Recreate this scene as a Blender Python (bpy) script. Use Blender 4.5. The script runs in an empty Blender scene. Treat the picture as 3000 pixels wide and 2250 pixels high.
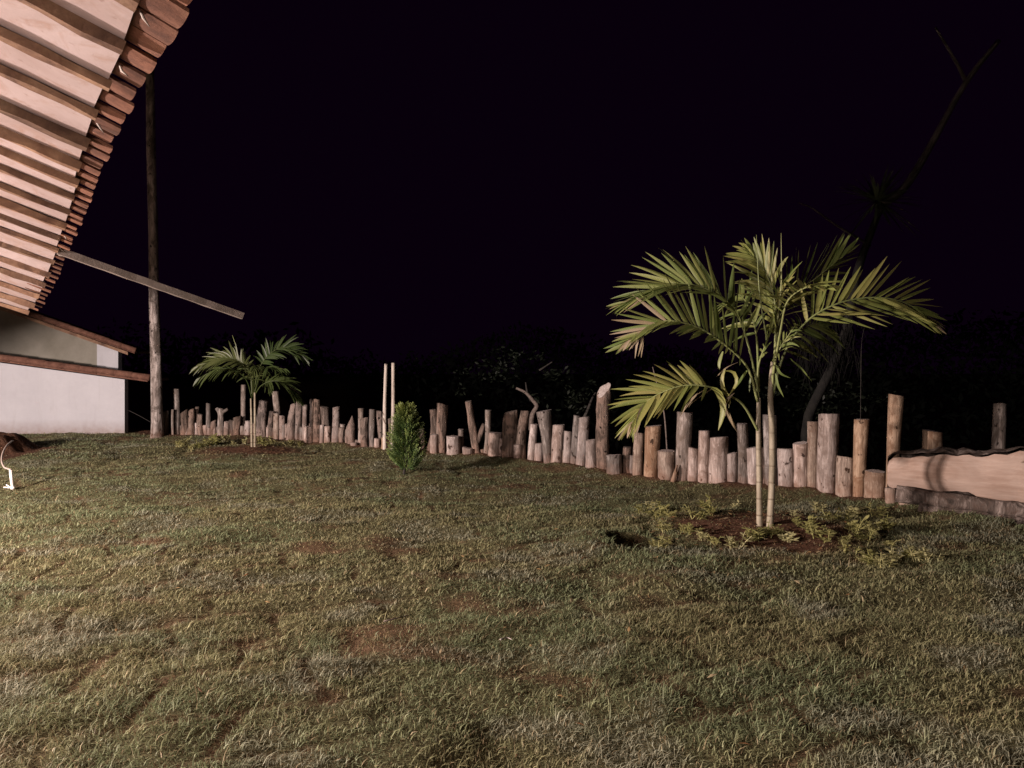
import bpy, math, random
import numpy as np
from mathutils import Vector, Matrix

random.seed(7)
RNG = np.random.default_rng(11)
scene = bpy.context.scene
C = scene.collection

# ------------------------------------------------------------------ camera
F = 2166.0                       # focal length in photograph pixels (3000 x 2250)
EYE = 1.5
PITCH = math.atan(75.0 / F)      # camera looks slightly down
cam_d = bpy.data.cameras.new('camera')
cam_d.sensor_width = 36.0
cam_d.lens = 36.0 * F / 3000.0
cam_d.clip_start = 0.05
cam_d.clip_end = 2000.0
cam = bpy.data.objects.new('camera', cam_d)
cam.location = (0, 0, EYE)
cam.rotation_euler = (math.pi / 2 - PITCH, 0, 0)
C.objects.link(cam)
scene.camera = cam

# ------------------------------------------------------------------ night sky
world = bpy.data.worlds.new('World')
scene.world = world
world.use_nodes = True
bg = world.node_tree.nodes['Background']
bg.inputs[0].default_value = (0.0023, 0.0003, 0.0031, 1)
bg.inputs[1].default_value = 1.0

scene.view_settings.view_transform = 'Standard'
scene.view_settings.look = 'None'
scene.view_settings.exposure = 0.0
scene.view_settings.gamma = 1.0
scene.view_settings.use_curve_mapping = False
scene.cycles.use_denoising = True
scene.cycles.max_bounces = 6
scene.cycles.sample_clamp_indirect = 4.0

LAMP_COL = (1.0, 0.82, 0.76)
LAMP_MAIN = dict(loc=(-9.4, 1.8, 2.22), power=9800)    # bulb hanging in the pavilion
LAMP_NEAR = dict(loc=(-5.4, -3.6, 2.5), power=2100)     # bulb hanging near the photographer


# ------------------------------------------------------------------ helpers
def at(px, py, t):
    """photo pixel -> point at distance t ahead of the camera"""
    dx = (px - 1500.0) / F
    dz = (1125.0 - py) / F
    cy = math.cos(PITCH) + dz * math.sin(PITCH)
    cz = -math.sin(PITCH) + dz * math.cos(PITCH)
    return Vector((dx / cy * t, t, EYE + cz / cy * t))


def G(px, py, z=0.0):
    """photo pixel -> point on the ground"""
    d = at(px, py, 1.0) - Vector((0, 0, EYE))
    k = (z - EYE) / d.z
    return Vector((d.x * k, d.y * k, z))


def mesh_obj(name, verts, faces, mat, parent=None, smooth=True):
    me = bpy.data.meshes.new(name)
    me.from_pydata([tuple(v) for v in verts], [], faces)
    me.update()
    if smooth:
        me.polygons.foreach_set('use_smooth', [True] * len(me.polygons))
    if mat:
        me.materials.append(mat)
    return link(name, me, parent)


def link(name, me, parent=None):
    o = bpy.data.objects.new(name, me)
    C.objects.link(o)
    if parent is not None:
        set_parent(o, parent)
    return o


def set_parent(o, p):
    o.parent = p
    if p.type == 'EMPTY':
        o.matrix_parent_inverse = Matrix.Translation(-Vector(p.location))


def tag(o, label=None, cat=None, group=None, kind=None):
    if label: o['label'] = label
    if cat: o['category'] = cat
    if group: o['group'] = group
    if kind: o['kind'] = kind
    return o


def empty(name, loc, label, cat, group=None):
    o = bpy.data.objects.new(name, None)
    o.location = loc
    o.empty_display_size = 0.2
    C.objects.link(o)
    return tag(o, label, cat, group)


def catmull(pts, n):
    pts = [Vector(p) for p in pts]
    if len(pts) < 3:
        return [pts[0].lerp(pts[-1], i / (n - 1)) for i in range(n)]
    P = [pts[0] * 2 - pts[1]] + pts + [pts[-1] * 2 - pts[-2]]
    out = []
    m = len(pts) - 1
    for i in range(n):
        u = i / (n - 1) * m
        k = min(int(u), m - 1)
        f = u - k
        a, b, c, d = P[k], P[k + 1], P[k + 2], P[k + 3]
        out.append(0.5 * ((2 * b) + (c - a) * f + (2 * a - 5 * b + 4 * c - d) * f * f + (3 * b - a - 3 * c + d) * f ** 3))
    return out


def tube(pts, radii, segs=10, cap=True, rough=0.0, seed=0, squash=1.0):
    """verts, faces of a tapered tube along pts"""
    r = random.Random(seed)
    ph = [r.uniform(0, 6.28) for _ in range(6)]
    n = len(pts)
    V, Fc = [], []
    for i, p in enumerate(pts):
        a = pts[max(i - 1, 0)]
        b = pts[min(i + 1, n - 1)]
        T = (Vector(b) - Vector(a)).normalized()
        ref = Vector((0, 1, 0)) if abs(T.y) < 0.9 else Vector((1, 0, 0))
        X = T.cross(ref).normalized()
        Y = T.cross(X)
        for k in range(segs):
            th = 6.28318 * k / segs
            rr = radii[i] * (1 + rough * (0.5 * math.sin(2 * th + ph[0] + i * 0.35) + 0.35 * math.sin(3 * th + ph[1] - i * 0.6)
                                          + 0.3 * math.sin(5 * th + ph[2] + i * 1.3)) + rough * r.uniform(-.35, .35))
            V.append(Vector(p) + X * math.cos(th) * rr + Y * math.sin(th) * rr * squash)
    for i in range(n - 1):
        for k in range(segs):
            a = i * segs + k
            b = i * segs + (k + 1) % segs
            Fc.append((a, b, b + segs, a + segs))
    if cap:
        Fc.append(tuple(range(segs - 1, -1, -1)))
        Fc.append(tuple((n - 1) * segs + k for k in range(segs)))
    return V, Fc


def box_between(c, ax, ay, az):
    """box from centre and three half-axis vectors"""
    V = []
    for sx in (-1, 1):
        for sy in (-1, 1):
            for sz in (-1, 1):
                V.append(c + ax * sx + ay * sy + az * sz)
    Fc = [(0, 1, 3, 2), (4, 6, 7, 5), (0, 4, 5, 1), (2, 3, 7, 6), (0, 2, 6, 4), (1, 5, 7, 3)]
    return V, Fc


# ------------------------------------------------------------------ materials
def new_mat(name, rough=0.8, spec=0.3):
    m = bpy.data.materials.new(name)
    m.use_nodes = True
    nt = m.node_tree
    b = nt.nodes['Principled BSDF']
    b.inputs['Roughness'].default_value = rough
    b.inputs['Specular IOR Level'].default_value = spec
    return m, nt, b


def N(nt, t, **kw):
    n = nt.nodes.new(t)
    for k, v in kw.items():
        setattr(n, k, v)
    return n


def noise(nt, scale, detail=5, rough=0.6, stretch=None, dist=0.0, coord='Object'):
    tc = N(nt, 'ShaderNodeTexCoord')
    mp = N(nt, 'ShaderNodeMapping')
    if stretch:
        mp.inputs['Scale'].default_value = stretch
    nt.links.new(tc.outputs[coord], mp.inputs[0])
    n = N(nt, 'ShaderNodeTexNoise')
    n.inputs['Scale'].default_value = scale
    n.inputs['Detail'].default_value = detail
    n.inputs['Roughness'].default_value = rough
    n.inputs['Distortion'].default_value = dist
    nt.links.new(mp.outputs[0], n.inputs[0])
    return n.outputs[0]


def ramp(nt, fac, stops):
    r = N(nt, 'ShaderNodeValToRGB')
    els = r.color_ramp.elements
    while len(els) < len(stops):
        els.new(0.5)
    for e, (p, c) in zip(els, stops):
        e.position = p
        e.color = (*c, 1) if len(c) == 3 else c
    nt.links.new(fac, r.inputs[0])
    return r.outputs[0]


def mix(nt, fac, a, b, blend='MIX'):
    m = N(nt, 'ShaderNodeMix', data_type='RGBA', blend_type=blend)
    for sock, v in ((m.inputs[0], fac), (m.inputs[6], a), (m.inputs[7], b)):
        if hasattr(v, 'links'):
            nt.links.new(v, sock)
        else:
            sock.default_value = v if not isinstance(v, tuple) else (*v[:3], 1)
    return m.outputs[2]


def bump(nt, b, h, strength=0.5, dist=0.02):
    bm = N(nt, 'ShaderNodeBump')
    bm.inputs['Strength'].default_value = strength
    bm.inputs['Distance'].default_value = dist
    nt.links.new(h, bm.inputs['Height'])
    nt.links.new(bm.outputs[0], b.inputs['Normal'])


SOIL = (0.16, 0.062, 0.032)


def wood(name, dark, mid, light, rough=0.85, bumpd=0.02, blotch=None, soil=True, fine=30, knots=True, vary=0.45):
    m, nt, b = new_mat(name, rough, 0.2)
    g = noise(nt, fine, 8, 0.68, (1, 1, 0.14), 0.8)
    col = ramp(nt, g, [(0.34, dark), (0.5, mid), (0.64, light)])
    big = noise(nt, 6.0, 6, 0.68, (1, 1, 0.55), 1.0)
    if blotch:
        f = ramp(nt, big, [(0.47, (0, 0, 0)), (0.60, (1, 1, 1))])
        col = mix(nt, f, col, blotch)
    # each log a little different
    oi = N(nt, 'ShaderNodeObjectInfo')
    hv = N(nt, 'ShaderNodeHueSaturation')
    mr = N(nt, 'ShaderNodeMapRange')
    mr.inputs[3].default_value = 1 - vary
    mr.inputs[4].default_value = 1 + vary * 0.6
    nt.links.new(oi.outputs['Random'], mr.inputs[0])
    nt.links.new(mr.outputs[0], hv.inputs['Value'])
    nt.links.new(col, hv.inputs['Color'])
    mr2 = N(nt, 'ShaderNodeMapRange')
    mr2.inputs[3].default_value = 0.62
    mr2.inputs[4].default_value = 0.98
    wn = N(nt, 'ShaderNodeTexWhiteNoise', noise_dimensions='1D')
    nt.links.new(oi.outputs['Random'], wn.inputs['W'])
    nt.links.new(wn.outputs['Value'], mr2.inputs[0])
    nt.links.new(mr2.outputs[0], hv.inputs['Saturation'])
    col = hv.outputs[0]
    if knots:
        kn = noise(nt, 16, 2, 0.5, (1, 1, 0.7), 0.3)
        kf = ramp(nt, kn, [(0.655, (0, 0, 0)), (0.70, (1, 1, 1))])
        col = mix(nt, kf, col, (dark[0] * .35, dark[1] * .33, dark[2] * .33))
    if soil:     # splashed earth at the foot
        geo = N(nt, 'ShaderNodeNewGeometry')
        sp = N(nt, 'ShaderNodeSeparateXYZ')
        nt.links.new(geo.outputs['Position'], sp.inputs[0])
        sn = noise(nt, 9, 5, 0.7)
        ad = N(nt, 'ShaderNodeMath', operation='MULTIPLY_ADD')
        nt.links.new(sn, ad.inputs[0])
        ad.inputs[1].default_value = -0.42
        nt.links.new(sp.outputs[2], ad.inputs[2])
        f = ramp(nt, ad.outputs[0], [(0.0, (1, 1, 1)), (0.02, (0, 0, 0))])
        rr = f.node.color_ramp
        mr3 = N(nt, 'ShaderNodeMapRange')
        mr3.inputs[1].default_value = -0.45
        mr3.inputs[2].default_value = 0.0
        mr3.inputs[3].default_value = 0.75
        mr3.inputs[4].default_value = 0.0
        nt.links.new(ad.outputs[0], mr3.inputs[0])
        nt.nodes.remove(f.node)
        col = mix(nt, mr3.outputs[0], col, (0.24, 0.115, 0.07))
    nt.links.new(col, b.inputs['Base Color'])
    bump(nt, b, g, 0.6, bumpd)
    return m


M = {}
M['peeled'] = wood('peeled_wood', (0.16, 0.115, 0.092), (0.36, 0.275, 0.232), (0.52, 0.42, 0.365), blotch=(0.22, 0.155, 0.122), vary=.3)
M['orange'] = wood('yellow_wood', (0.15, 0.092, 0.056), (0.31, 0.208, 0.135), (0.44, 0.32, 0.22), blotch=(0.20, 0.115, 0.066), vary=.25)
M['bark'] = wood('bark_wood', (0.035, 0.025, 0.019), (0.115, 0.082, 0.062), (0.27, 0.205, 0.165), bumpd=0.08, fine=15, blotch=(0.25, 0.17, 0.13), vary=.3)
M['grey'] = wood('grey_wood', (0.085, 0.066, 0.053), (0.19, 0.152, 0.126), (0.40, 0.335, 0.29), blotch=(0.14, 0.105, 0.08), vary=.3)
M['pole'] = wood('pole_bark', (0.06, 0.045, 0.035), (0.25, 0.195, 0.165), (0.46, 0.385, 0.34), bumpd=0.05, fine=11, blotch=(0.085, 0.062, 0.046), knots=True, vary=0.05)
M['lath'] = wood('pale_pole_wood', (0.34, 0.26, 0.19), (0.48, 0.39, 0.30), (0.58, 0.48, 0.38), soil=False, vary=0.1)
M['beam'] = wood('weathered_beam_wood', (0.17, 0.14, 0.115), (0.23, 0.19, 0.165), (0.28, 0.24, 0.21), soil=False, knots=False, vary=0.05)
M['end'] = wood('sawn_end_grain', (0.34, 0.25, 0.21), (0.50, 0.40, 0.35), (0.62, 0.52, 0.47), soil=False, knots=False, vary=0.2)
M['slab'] = wood('fresh_sawn_face', (0.27, 0.165, 0.125), (0.36, 0.25, 0.205), (0.44, 0.325, 0.275), soil=False, fine=5, vary=0.02, bumpd=0.01, knots=False, blotch=(0.33, 0.195, 0.135))
M['darkbark'] = wood('dark_wet_bark', (0.03, 0.022, 0.017), (0.12, 0.088, 0.07), (0.34, 0.27, 0.23), bumpd=0.06, fine=10, blotch=(0.10, 0.065, 0.048), knots=False, soil=False, vary=0.1)


def rafter_wood():
    m, nt, b = new_mat('rafter_wood', 0.7, 0.3)
    oi = N(nt, 'ShaderNodeObjectInfo')
    g = noise(nt, 3.2, 8, 0.62, (1, 1, 1), 1.5)
    col = ramp(nt, g, [(0.3, (0.055, 0.028, 0.018)), (0.5, (0.135, 0.076, 0.046)), (0.72, (0.23, 0.145, 0.088))])
    hv = N(nt, 'ShaderNodeHueSaturation')
    mr = N(nt, 'ShaderNodeMapRange')
    mr.inputs[3].default_value = 0.7
    mr.inputs[4].default_value = 1.35
    nt.links.new(oi.outputs['Random'], mr.inputs[0])
    nt.links.new(mr.outputs[0], hv.inputs['Value'])
    nt.links.new(col, hv.inputs['Color'])
    nt.links.new(hv.outputs[0], b.inputs['Base Color'])
    bump(nt, b, noise(nt, 30, 6, 0.6), 0.4, 0.01)
    return m


def panel_paint():
    m, nt, b = new_mat('ceiling_paint', 0.38, 0.45)
    g = noise(nt, 2.2, 5, 0.6, None, 0.5)
    col = ramp(nt, g, [(0.3, (0.30, 0.23, 0.21)), (0.55, (0.38, 0.31, 0.295)), (0.8, (0.46, 0.39, 0.38))])
    d = noise(nt, 4.5, 8, 0.72, None, 1.2)
    f = ramp(nt, d, [(0.52, (0, 0, 0)), (0.72, (0.85, 0.85, 0.85))])
    col = mix(nt, f, col, (0.27, 0.165, 0.115))
    d2 = noise(nt, 16, 5, 0.7)
    f2 = ramp(nt, d2, [(0.62, (0, 0, 0)), (0.72, (0.7, 0.7, 0.7))])
    col = mix(nt, f2, col, (0.17, 0.10, 0.07))
    nt.links.new(col, b.inputs['Base Color'])
    bump(nt, b, noise(nt, 18, 4), 0.15, 0.01)
    return m


def clay():
    m, nt, b = new_mat('clay_tile', 0.85, 0.2)
    oi = N(nt, 'ShaderNodeObjectInfo')
    g = noise(nt, 9, 6, 0.65)
    col = ramp(nt, g, [(0.3, (0.06, 0.027, 0.018)), (0.55, (0.145, 0.066, 0.041)), (0.8, (0.23, 0.12, 0.075))])
    hv = N(nt, 'ShaderNodeHueSaturation')
    mr = N(nt, 'ShaderNodeMapRange')
    mr.inputs[3].default_value = 0.6
    mr.inputs[4].default_value = 1.25
    nt.links.new(oi.outputs['Random'], mr.inputs[0])
    nt.links.new(mr.outputs[0], hv.inputs['Value'])
    nt.links.new(col, hv.inputs['Color'])
    nt.links.new(hv.outputs[0], b.inputs['Base Color'])
    bump(nt, b, noise(nt, 60, 4), 0.4, 0.005)
    return m


def plain(name, c1, c2, scale=6, rough=0.85, bd=0.004):
    m, nt, b = new_mat(name, rough, 0.25)
    g = noise(nt, scale, 6, 0.65)
    col = ramp(nt, g, [(0.3, c1), (0.7, c2)])
    nt.links.new(col, b.inputs['Base Color'])
    bump(nt, b, noise(nt, scale * 8, 5), 0.3, bd)
    return m


M['beam'] = plain('weathered_beam', (0.15, 0.122, 0.10), (0.24, 0.20, 0.175), 7, 0.85, 0.006)


def sawn_face():
    m, nt, b = new_mat('sawn_log_face', 0.8, 0.2)
    g = noise(nt, 2.6, 8, 0.62, (0.6, 0.6, 1.6), 1.2)
    col = ramp(nt, g, [(0.28, (0.25, 0.155, 0.105)), (0.45, (0.40, 0.285, 0.22)), (0.6, (0.50, 0.385, 0.315)), (0.8, (0.42, 0.285, 0.19))])
    st = noise(nt, 34, 4, 0.6, (0.12, 0.12, 1.0), 0.5)
    col = mix(nt, 0.35, col, ramp(nt, st, [(0.3, (0.2, 0.12, 0.09)), (0.7, (0.48, 0.36, 0.30))]))
    ck = noise(nt, 7, 3, 0.5, (0.5, 0.5, 1.5), 0.6)
    col = mix(nt, ramp(nt, ck, [(0.68, (0, 0, 0)), (0.735, (1, 1, 1))]), col, (0.09, 0.05, 0.035))
    nt.links.new(col, b.inputs['Base Color'])
    bump(nt, b, noise(nt, 5, 7, 0.6, (0.4, 0.4, 1.2)), 0.45, 0.03)
    return m


M['rafter'] = rafter_wood()
M['panel'] = panel_paint()
M['clay'] = clay()
M['oldclay'] = plain('old_clay_tile', (0.075, 0.032, 0.022), (0.17, 0.085, 0.058), 9, 0.9)
M['mortar'] = plain('mortar', (0.22, 0.19, 0.165), (0.40, 0.36, 0.32), 30)
M['plaster'] = plain('white_plaster', (0.30, 0.288, 0.298), (0.35, 0.338, 0.35), 2.5, 0.8)
def stained_plaster():
    m, nt, b = new_mat('stained_white_plaster', 0.85, 0.2)
    g = noise(nt, 2.2, 6, 0.65)
    col = ramp(nt, g, [(0.3, (0.375, 0.372, 0.392)), (0.7, (0.425, 0.422, 0.442))])
    sk = noise(nt, 5, 6, 0.7, (1.6, 1, 0.25), 0.5)
    col = mix(nt, ramp(nt, sk, [(0.55, (0, 0, 0)), (0.8, (0.35, 0.35, 0.35))]), col, (0.28, 0.265, 0.26))
    geo = N(nt, 'ShaderNodeNewGeometry')
    sp = N(nt, 'ShaderNodeSeparateXYZ')
    nt.links.new(geo.outputs['Position'], sp.inputs[0])
    mr = N(nt, 'ShaderNodeMapRange')
    mr.inputs[1].default_value = 0.0
    mr.inputs[2].default_value = 0.28
    mr.inputs[3].default_value = 1.1
    mr.inputs[4].default_value = 0.0
    nt.links.new(sp.outputs[2], mr.inputs[0])
    mu = N(nt, 'ShaderNodeMath', operation='MULTIPLY')
    nt.links.new(mr.outputs[0], mu.inputs[0])
    nt.links.new(noise(nt, 9, 6, 0.75), mu.inputs[1])
    col = mix(nt, mu.outputs[0], col, (0.17, 0.10, 0.07))
    nt.links.new(col, b.inputs['Base Color'])
    bump(nt, b, noise(nt, 14, 6, 0.65), 0.35, 0.01)
    return m


M['plaster'] = stained_plaster()
M['dimplaster'] = plain('shaded_plaster', (0.16, 0.15, 0.12), (0.24, 0.225, 0.19), 2.0, 0.9)  # upper wall's shade put into a darker plaster colour
M['concrete'] = plain('patio_concrete', (0.16, 0.13, 0.115), (0.24, 0.20, 0.18), 2.0, 0.9)
M['pvc'] = plain('white_plastic', (0.72, 0.68, 0.64), (0.8, 0.77, 0.74), 8, 0.4)
M['cable'] = plain('grey_cable_sheath', (0.30, 0.24, 0.20), (0.42, 0.36, 0.32), 20, 0.5)
M['twig'] = plain('dead_twig', (0.10, 0.078, 0.065), (0.25, 0.20, 0.17), 25, 0.9)


def leaf_mat(name, ramp_cols, trans=0.25, rough=0.5, attr=None, spec=0.35):
    m, nt, b = new_mat(name, rough, spec)
    if attr:
        a = N(nt, 'ShaderNodeAttribute', attribute_name=attr)
        col = a.outputs['Color']
        g = noise(nt, 14, 3, 0.6)
        col = mix(nt, 0.55, col, ramp(nt, g, [(0.3, (0.45, 0.45, 0.45)), (0.7, (0.9, 0.9, 0.9))]), 'MULTIPLY') if False else col
    else:
        oi = N(nt, 'ShaderNodeObjectInfo')
        g = noise(nt, 7, 4, 0.6)
        ad = N(nt, 'ShaderNodeMath', operation='MULTIPLY_ADD')
        nt.links.new(oi.outputs['Random'], ad.inputs[0])
        ad.inputs[1].default_value = 0.55
        mu = N(nt, 'ShaderNodeMath', operation='MULTIPLY')
        nt.links.new(g, mu.inputs[0])
        mu.inputs[1].default_value = 0.5
        nt.links.new(mu.outputs[0], ad.inputs[2])
        col = ramp(nt, ad.outputs[0], ramp_cols)
    nt.links.new(col, b.inputs['Base Color'])
    tr = N(nt, 'ShaderNodeBsdfTranslucent')
    nt.links.new(col, tr.inputs['Color'])
    ms = N(nt, 'ShaderNodeMixShader')
    ms.inputs[0].default_value = trans
    nt.links.new(b.outputs[0], ms.inputs[1])
    nt.links.new(tr.outputs[0], ms.inputs[2])
    nt.links.new(ms.outputs[0], nt.nodes['Material Output'].inputs['Surface'])
    return m


M['palm_green'] = leaf_mat('palm_leaflet_green', [(0.1, (0.095, 0.145, 0.04)), (0.45, (0.165, 0.205, 0.06)), (0.8, (0.235, 0.25, 0.08)), (1.0, (0.30, 0.275, 0.10))], rough=0.42)
M['palm_yellow'] = leaf_mat('palm_leaflet_yellow', [(0.1, (0.125, 0.17, 0.042)), (0.5, (0.205, 0.225, 0.062)), (0.85, (0.28, 0.25, 0.082)), (1.0, (0.31, 0.245, 0.11))], rough=0.45)
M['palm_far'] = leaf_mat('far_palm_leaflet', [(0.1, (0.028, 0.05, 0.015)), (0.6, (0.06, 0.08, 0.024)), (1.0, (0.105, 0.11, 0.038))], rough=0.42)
M['palm_dry'] = leaf_mat('palm_leaflet_dry', [(0.1, (0.17, 0.13, 0.065)), (0.5, (0.24, 0.185, 0.11)), (1.0, (0.31, 0.25, 0.18))], 0.1, 0.7)
M['petiole'] = leaf_mat('palm_petiole', [(0.1, (0.16, 0.20, 0.07)), (0.6, (0.25, 0.27, 0.11)), (1.0, (0.33, 0.33, 0.16))], 0.0, 0.45)
M['stem'] = None
M['grass'] = leaf_mat('grass_blade', None, 0.3, 0.55, 'tint', 0.25)
M['thuja'] = leaf_mat('conifer_scale_leaf', None, 0.15, 0.5, 'tint', 0.35)
M['seedling'] = leaf_mat('seedling_leaf', [(0.1, (0.20, 0.21, 0.06)), (0.5, (0.36, 0.34, 0.13)), (1.0, (0.54, 0.51, 0.29))], 0.2, 0.5)
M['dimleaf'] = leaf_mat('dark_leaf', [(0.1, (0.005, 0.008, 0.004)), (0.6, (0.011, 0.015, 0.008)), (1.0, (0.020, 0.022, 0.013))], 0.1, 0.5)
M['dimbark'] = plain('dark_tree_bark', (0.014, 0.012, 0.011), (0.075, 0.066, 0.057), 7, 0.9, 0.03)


def palm_stem_mat():
    m, nt, b = new_mat('palm_stem', 0.6, 0.3)
    geo = N(nt, 'ShaderNodeNewGeometry')
    sp = N(nt, 'ShaderNodeSeparateXYZ')
    nt.links.new(geo.outputs['Position'], sp.inputs[0])
    w = N(nt, 'ShaderNodeMath', operation='FRACT')
    mu = N(nt, 'ShaderNodeMath', operation='MULTIPLY')
    mu.inputs[1].default_value = 7.0
    nt.links.new(sp.outputs[2], mu.inputs[0])
    nt.links.new(mu.outputs[0], w.inputs[0])
    ring = ramp(nt, w.outputs[0], [(0.0, (1, 1, 1)), (0.1, (0, 0, 0)), (0.94, (0, 0, 0)), (1.0, (1, 1, 1))])
    g = noise(nt, 12, 6, 0.65, (1, 1, 0.4))
    base = ramp(nt, g, [(0.3, (0.17, 0.14, 0.095)), (0.5, (0.28, 0.24, 0.17)), (0.7, (0.38, 0.33, 0.245))])
    mr_ = N(nt, 'ShaderNodeMapRange')
    mr_.inputs[1].default_value = 0.15
    mr_.inputs[2].default_value = 1.5
    mr_.inputs[3].default_value = 0.95
    mr_.inputs[4].default_value = 0.0
    nt.links.new(sp.outputs[2], mr_.inputs[0])
    mm_ = N(nt, 'ShaderNodeMath', operation='MULTIPLY')
    nt.links.new(ring, mm_.inputs[0])
    nt.links.new(mr_.outputs[0], mm_.inputs[1])
    col = mix(nt, mm_.outputs[0], base, (0.11, 0.08, 0.05))
    nt.links.new(col, b.inputs['Base Color'])
    bump(nt, b, g, 0.3, 0.004)
    return m


M['stem'] = palm_stem_mat()


# ------------------------------------------------------------------ terrain
def vnoise(x, y, seed=0):
    xi = np.floor(x); yi = np.floor(y)
    xf = x - xi; yf = y - yi
    u = xf * xf * (3 - 2 * xf); v = yf * yf * (3 - 2 * yf)
    def h(a, b):
        s = np.sin(a * 127.1 + b * 311.7 + seed * 74.7) * 43758.5453
        return s - np.floor(s)
    return (h(xi, yi) * (1 - u) + h(xi + 1, yi) * u) * (1 - v) + (h(xi, yi + 1) * (1 - u) + h(xi + 1, yi + 1) * u) * v


def fbm(x, y, seed=0, oct=4):
    s = np.zeros_like(x); a = 0.5
    for o in range(oct):
        s = s + a * vnoise(x * 2 ** o + o * 17.3, y * 2 ** o - o * 9.1, seed + o)
        a *= 0.5
    return s / (1 - 0.5 ** oct)


FENCE_PX = [(470, 1276), (600, 1279), (750, 1287), (900, 1295), (1000, 1305), (1100, 1320), (1250, 1331), (1400, 1339), (1500, 1351),
            (1600, 1361), (1700, 1375), (1800, 1389), (1900, 1403), (2000, 1414), (2100, 1425), (2200, 1431), (2300, 1439), (2400, 1448),
            (2500, 1464), (2600, 1480), (2700, 1496), (2850, 1515), (3000, 1532)]


def fence_y(px):
    return float(np.interp(px, [p[0] for p in FENCE_PX], [p[1] for p in FENCE_PX]))


_fp = [G(x, y) for x, y in FENCE_PX]
FX = np.array([-60, -9.5, -9.0] + [p.x for p in _fp] + [8.0, 60.0])
FY = np.array([60, 60, 16.5] + [p.y for p in _fp] + [5.2, -40.0])

BED = G(2238, 1556)          # near palm
BED2 = G(742, 1322)          # far palm
HOLE = G(1848, 1590)
HOLE2 = G(2395, 1520)
MOUND = G(-12, 1322)         # heap of red earth at the left edge


def sm(x, a, b):
    t = np.clip((x - a) / (b - a), 0, 1)
    return t * t * (3 - 2 * t)


def seams(x, y):
    """distance to the joint of the laid sods (rough courses across the lawn)"""
    xr = x * 0.93 + y * 0.36 + 0.5 * (fbm(x * 1.1, y * 1.1, 40, 3) - .5)
    yr = (-x * 0.36 + y * 0.93) + 0.5 * (fbm(x * 0.9 + 7, y * 0.9, 41, 3) - .5)
    row = np.floor(yr / 0.42)
    fy = np.abs(yr / 0.42 - row - 0.5) * 0.42
    xo = xr + 0.37 * row
    fx = np.abs(xo / 0.66 - np.floor(xo / 0.66) - 0.5) * 0.66
    return np.minimum(0.21 - fy, 0.33 - fx)


def terrain(x, y):
    x = np.asarray(x, float); y = np.asarray(y, float)
    near = 1 - sm(np.hypot(x, y), 16, 26)
    z = near * (0.075 * (fbm(x * 0.75, y * 1.0, 3, 3) - .5) + 0.085 * (fbm(x * 1.9, y * 3.2, 9, 3) - .5) + 0.02 * (fbm(x * 9, y * 9, 5, 2) - .5))
    s = seams(x, y)
    on = sm(fbm(x * 0.8, y * 0.8, 21, 3), 0.42, 0.6)
    z = z - near * 0.016 * on * (1 - sm(s, 0.0, 0.05))
    yf = np.interp(x, FX, FY)
    # earth heaped against the palisade, then a bank falling away behind it
    z = z + near * 0.05 * (1 - sm(np.abs(y - yf + 0.1), 0, 0.5)) * (x < 4.5) * (x > -7)
    z = z - 2.6 * sm(y - yf, 0.3, 4.0) - 6 * sm(y - yf, 6, 90)
    for B, r in ((BED, 1.0), (BED2, 1.1)):
        d = np.hypot(x - B.x, y - B.y)
        z = z + 0.05 * (1 - sm(d, 0.15 * r, 0.9 * r)) - 0.03 * (1 - sm(np.abs(d - r), 0, 0.14))
    z = z + 0.05 * (1 - sm(np.hypot((x - HOLE.x + .3) / 0.3, (y - HOLE.y) / 0.4), 0.3, 1.0)) - 0.5 * (1 - sm(np.hypot((x - HOLE.x) / 0.19, (y - HOLE.y) / 0.26), 0.74, 1.05))
    z = z + 0.27 * (1 - sm(np.hypot((x - MOUND.x) / 0.46, (y - MOUND.y) / 0.95), 0.35, 1.0)) * (0.7 + 0.6 * fbm(x * 4, y * 4, 77, 3))
    z = z - 0.13 * (1 - sm(np.hypot((x - HOLE2.x) / 0.30, (y - HOLE2.y) / 0.16), 0.5, 1.1))
    return z


def tz(x, y):
    return float(terrain(np.array([x]), np.array([y]))[0])


def ground_axis(lo, hi, step, far):
    a = list(np.arange(lo, hi + 1e-6, step))
    up, d = [], step
    v = hi
    while v < far:
        d *= 1.35
        v += d
        up.append(v)
    dn, d = [], step
    v = lo
    while v > -far:
        d *= 1.35
        v -= d
        dn.append(v)
    return np.array(dn[::-1] + a + up)


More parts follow.
